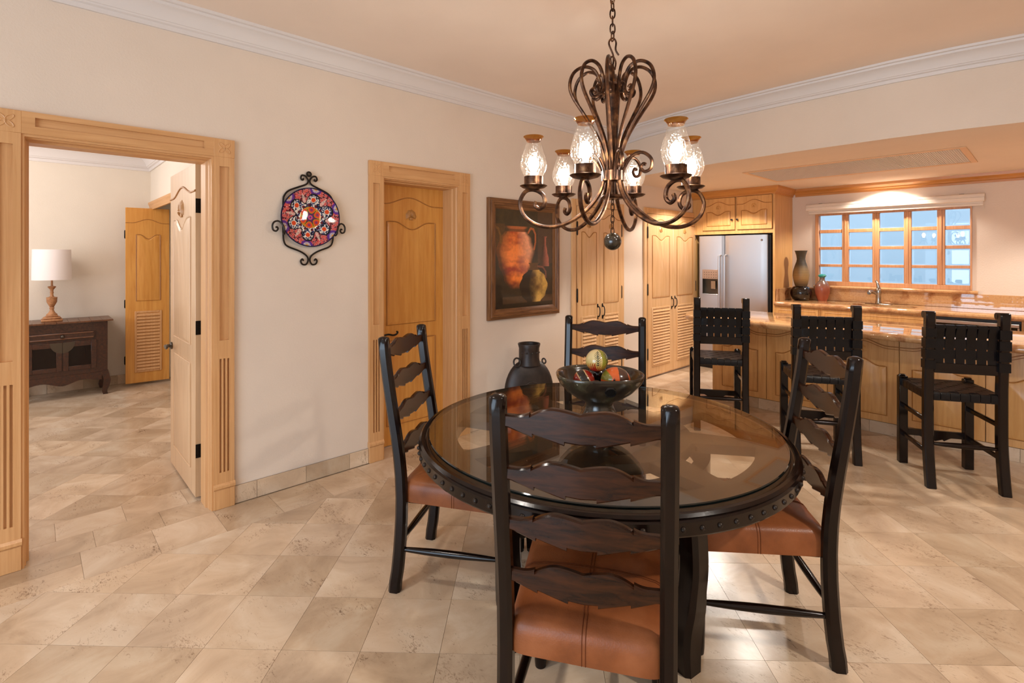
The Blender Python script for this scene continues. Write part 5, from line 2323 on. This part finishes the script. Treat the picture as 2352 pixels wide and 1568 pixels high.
def paint_plate(co):
    r = math.hypot(co.x, co.z) / PR
    a = math.atan2(co.z, co.x) + 0.16
    if r > 0.965:
        return PC['navy']
    s6 = (a * 6 / (2 * PI)) % 1 - 0.5          # sector phase; star points where s6 == 0
    star = 0.665 + 0.15 * math.cos(2 * PI * s6) - 0.03 * math.cos(4 * PI * s6)
    x, z = co.x / PR, co.z / PR
    if r > star + 0.03:
        # red blossom clusters, purple rosettes near the rim at alternate points
        c = PC['grn'] if r > 0.9 and abs(abs(s6) - 0.0) < 0.16 else PC['dkred']
        gx, gy = x * 8.0, z * 8.0
        ix, iy = round(gx), round(gy)
        best = 9
        for dx in (-1, 0, 1):
            for dy in (-1, 0, 1):
                qx, qy = ix + dx + 0.5 * (hash2(ix + dx, iy + dy) - 0.5), iy + dy + 0.5 * (hash2(iy + dy, ix + dx) - 0.5)
                d = math.hypot(gx - qx, gy - qy)
                if d < best:
                    best = d
                    aa = math.atan2(gy - qy, gx - qx)
        if best < 0.62:
            pet = 0.5 + 0.5 * math.cos(5 * aa)
            c = PC['red'].lerp(PC['pink'], max(0, min(1, (0.5 - best) * 1.2 + pet * 0.5)))
            if best > 0.30 + 0.22 * pet:
                c = PC['wht'].lerp(PC['pink'], 0.4) if best < 0.36 + 0.22 * pet else PC['dkred']
            if best < 0.11:
                c = PC['gold']
        d = math.hypot(0.98 - r, s6 * 2 * PI / 6 * 0.95)
        if d < 0.21:
            c = PC['pur']
            if 0.06 < d < 0.13:
                c = PC['wht'] if (math.floor(math.atan2(0.98 - r, s6) * 7) % 2) else PC['pur']
            if d < 0.06:
                c = PC['gold']
        if abs(abs(s6) - 0.5) < 0.10 and r < 0.86:
            if math.sin(70 * r + 30 * abs(abs(s6) - 0.5) * 6) > 0.1 and abs(abs(s6) - 0.5) < 0.085 * (0.9 - r) / 0.3:
                c = PC['wht']
        return c
    if r > star - 0.02:
        return PC['blk']
    if r > 0.36:
        n = fbm(x * 26, z * 26)
        c = PC['wht'] if n > 0.55 else (PC['blue'] if n > 0.43 else PC['blk'])
        d = math.hypot(r - 0.60, s6 * 2 * PI / 6 * 0.6)
        if d < 0.075:
            c = PC['org']
        elif d < 0.092:
            c = PC['wht']
        d = math.hypot(r - 0.42, (abs(s6) - 0.27) * 2 * PI / 6 * 0.42)
        if d < 0.045:
            c = PC['dkred']
        return c
    d = math.hypot(r - 0.26, s6 * 2 * PI / 6 * 0.26)
    if d < 0.125:
        if d > 0.105:
            return PC['gold']
        return PC['org'] if d > 0.05 else PC['red'].lerp(PC['blue'], 0.5)
    if r > 0.18:
        return PC['gold'] if r > 0.3 else PC['grn']
    if r > 0.1:
        return PC['plum'] if math.cos(6 * a * 1) > -0.2 else PC['grn']
    return PC['pink'] if 0.04 < r < 0.075 else PC['pur']


o = pl.out('painted_plate', M['glaze'], None, paint=paint_plate, angle=50)
o.location = (WX, HY + 0.006, 1.757)
o.rotation_euler = (0, 0, PI / 2)
tag(o, 'round painted plate with red flowers and a six pointed star held in the iron hanger', 'plate')

# ------------------------------------------------------------------ black clay flask by the wall
fk = empty('clay_flask', (-3.135, 3.17, 0), R(62), 'large flat black clay flask standing on the floor below the painting', 'vase')
b = MB()
rings = []
N = 40
for i in range(13):
    t = -1 + 2 * i / 12
    k = math.cos(t * PI / 2) ** 0.45 if abs(t) < 1 else 0.02
    k = max(k, 0.05)
    ring = []
    for j in range(N):
        a = 2 * PI * j / N
        cx, cz = math.cos(a), math.sin(a)
        zz = 0.305 + 0.300 * k * cz
        ring.append((0.225 * k * math.copysign(abs(cx) ** 0.86, cx), 0.085 * t, max(zz, 0.0)))
    rings.append(ring)
b.rings(rings)
b.out('body', M['flask'], fk, angle=60)
b = MB()
b.lathe([(0.085, 0.555), (0.078, 0.61), (0.078, 0.70), (0.086, 0.735), (0.084, 0.74), (0.074, 0.735), (0.070, 0.70), (0.070, 0.60)], 32, fx=lambda r, z, a: r * (1.15 if abs(math.cos(a)) > 0 else 1))
b.out('neck', M['flask'], fk)
for s, rr_ in ((-1, 0.030), (1, 0.016)):
    b = MB()
    b.tube([(s * 0.122 + rr_ * math.cos(2 * PI * i / 16), -0.045 - 0.012 * math.sin(2 * PI * i / 16) * -1, 0.588 + rr_ * 1.15 * math.sin(2 * PI * i / 16)) for i in range(16)], 0.0075, 8, closed=True)
    b.out('ring_handle', M['flask'], fk)
b = MB()
b.tube([(0.09 * math.cos(2 * PI * i / 28), -0.083, 0.30 + 0.12 * math.sin(2 * PI * i / 28)) for i in range(28)], 0.005, 6, closed=True)
b.sphere((0.0, -0.084, 0.30), 0.028, 14, 10, (1, 0.5, 1))
b.out('boss', M['flask'], fk)
b = MB()
for i in range(5):
    a = R(-60 + 30 * i) - PI / 2
    b.sphere((0.088 * math.cos(a), 0.088 * math.sin(a), 0.665), 0.009, 8, 6)
b.out('neck_studs', M['flask'], fk)

# ------------------------------------------------------------------ bedroom furniture
ds = empty('dresser', (BX + 0.03, 0.25, 0), PI / 2, 'small carved dark walnut dresser with drawer and two doors under the lamp', 'dresser')
# local x along the wall, front faces -y; depth 0.42
dm = M['dresser']
b = MB()
b.box(-0.37, -0.42, 0.22, 0.37, -0.005, 0.735)
b.out('carcass', dm, ds)
b = MB()
prof = [(0.0, 0.735), (0.005, 0.745), (0.018, 0.752), (0.022, 0.765), (0.04, 0.782), (0.046, 0.792), (0.046, 0.798), (0.0, 0.798)]
sw = sweep([(-0.37, -0.005), (-0.37, -0.42), (0.37, -0.42), (0.37, -0.005)][::-1], prof)
sw.out('cornice', dm, ds, angle=25)
for k in range(9):
    w = 0.832 / 9
    b = MB()
    b.box(-0.416 + k * w + 0.001, -0.466, 0.798, -0.416 + (k + 1) * w - 0.001, -0.002, 0.814, 0.0008)
    b.out('top_plank', M['dresser_top'], ds)
b = MB()
b.box(-0.265, -0.432, 0.625, 0.265, -0.42, 0.70, 0.003)
dr = b.out('drawer', dm, ds)
b = MB()
b.tube([(-0.25, -0.433, 0.637), (0.25, -0.433, 0.637), (0.25, -0.433, 0.69), (-0.25, -0.433, 0.69)], 0.008, 6, closed=True)
b.out('drawer_bead', M['dresser_top'], dr)
b = MB()
b.sphere((0.0, -0.452, 0.664), 0.017, 12, 8)
b.out('knob', M['nickel'], dr)
for s in (-1, 1):
    xa, xb = (0.004, 0.275) if s > 0 else (-0.275, -0.004)
    b = MB()
    for bx in ((xa, 0.30, xa + 0.045, 0.605), (xb - 0.045, 0.30, xb, 0.605), (xa + 0.0455, 0.30, xb - 0.0455, 0.345), (xa + 0.0455, 0.55, xb - 0.0455, 0.605)):
        b.box(bx[0], -0.434, bx[1], bx[2], -0.4205, bx[3], 0.002)
    dd = b.out('cabinet_door', dm, ds)
    b = MB()
    b.box(xa + 0.04, -0.424, 0.34, xb - 0.04, -0.42, 0.555)
    b.out('door_panel', M['dark'], dd)
    b = MB()
    n = 14
    poly = [(0.002 * s, 0.60), (0.002 * s, 0.49)]
    for i in range(n + 1):
        a = -PI / 2 + (PI / 2) * i / n
        poly.append((s * (0.004 + 0.095 * math.cos(a)), 0.60 + 0.11 * math.sin(a)))
    if s < 0:
        poly = poly[::-1]
    b.prism(poly, -0.439, -0.434)
    b.out('lock_plate', M['nickel'], dd)
for s in (-1, 1):
    for yy in (-0.40, -0.03):
        b = MB()
        P = spline([(0.0, 0.26, 0), (0.012, 0.20, 0), (0.022, 0.15, 0), (0.012, 0.08, 0), (0.0, 0.04, 0), (0.008, 0.0, 0)], 3)
        rings = []
        for p in P:
            h = 0.030 if p[1] > 0.15 else 0.020 + 0.010 * (p[1] / 0.15)
            x = s * (0.345 + p[0])
            rings.append([(x - h, yy - h, p[1]), (x + h, yy - h, p[1]), (x + h, yy + h, p[1]), (x - h, yy + h, p[1])])
        b.rings(rings)
        b.out('leg', dm, ds, angle=40)
b = MB()
n = 30
rings = []
for i in range(n + 1):
    t = -1 + 2 * i / n
    zb = 0.20 - 0.035 * (0.5 + 0.5 * math.cos(2 * PI * t)) - 0.02 * (1 - abs(t))
    x = t * 0.32
    rings.append([(x, -0.425, zb), (x, -0.425, 0.25), (x, -0.40, 0.25), (x, -0.40, zb)])
b.rings(rings)
b.out('apron', dm, ds, angle=30)

tl = empty('table_lamp', (-7.27, 0.172, 0.8145), 0, 'carved wooden table lamp with white drum shade on the dresser', 'lamp')
b = MB()
b.box(-0.085, -0.085, 0, 0.085, 0.085, 0.022, 0.005)
b.box(-0.072, -0.072, 0.022, 0.072, 0.072, 0.045, 0.010)
b.box(-0.05, -0.05, 0.045, 0.05, 0.05, 0.06, 0.006)
b.out('base', M['lamp_wood'], tl)
b = MB()
b.lathe([(0.045, 0.06), (0.045, 0.072), (0.03, 0.085), (0.018, 0.11), (0.016, 0.125), (0.022, 0.135), (0.016, 0.145), (0.03, 0.175), (0.042, 0.20), (0.044, 0.238), (0.046, 0.25), (0.02, 0.256), (0.013, 0.27), (0.013, 0.29), (0.017, 0.30), (0.013, 0.31), (0.014, 0.33), (0.03, 0.352), (0.035, 0.36), (0.03, 0.366), (0.01, 0.37), (0.008, 0.45), (0.001, 0.455)], 20)
b.out('stem', M['lamp_wood'], tl)
b = MB()
b.rings([[(r * math.cos(2 * PI * i / 48), r * math.sin(2 * PI * i / 48), z) for i in range(48)] for r, z in ((0.160, 0.435), (0.155, 0.755), (0.152, 0.755), (0.157, 0.435))], closed=True)
b.out('lamp_shade', M['shade'], tl)

bpy.data.objects.remove(face)
scene.cycles.max_bounces = 9
scene.cycles.transparent_max_bounces = 24
scene.cycles.glossy_bounces = 5
scene.cycles.sample_clamp_indirect = 8.0
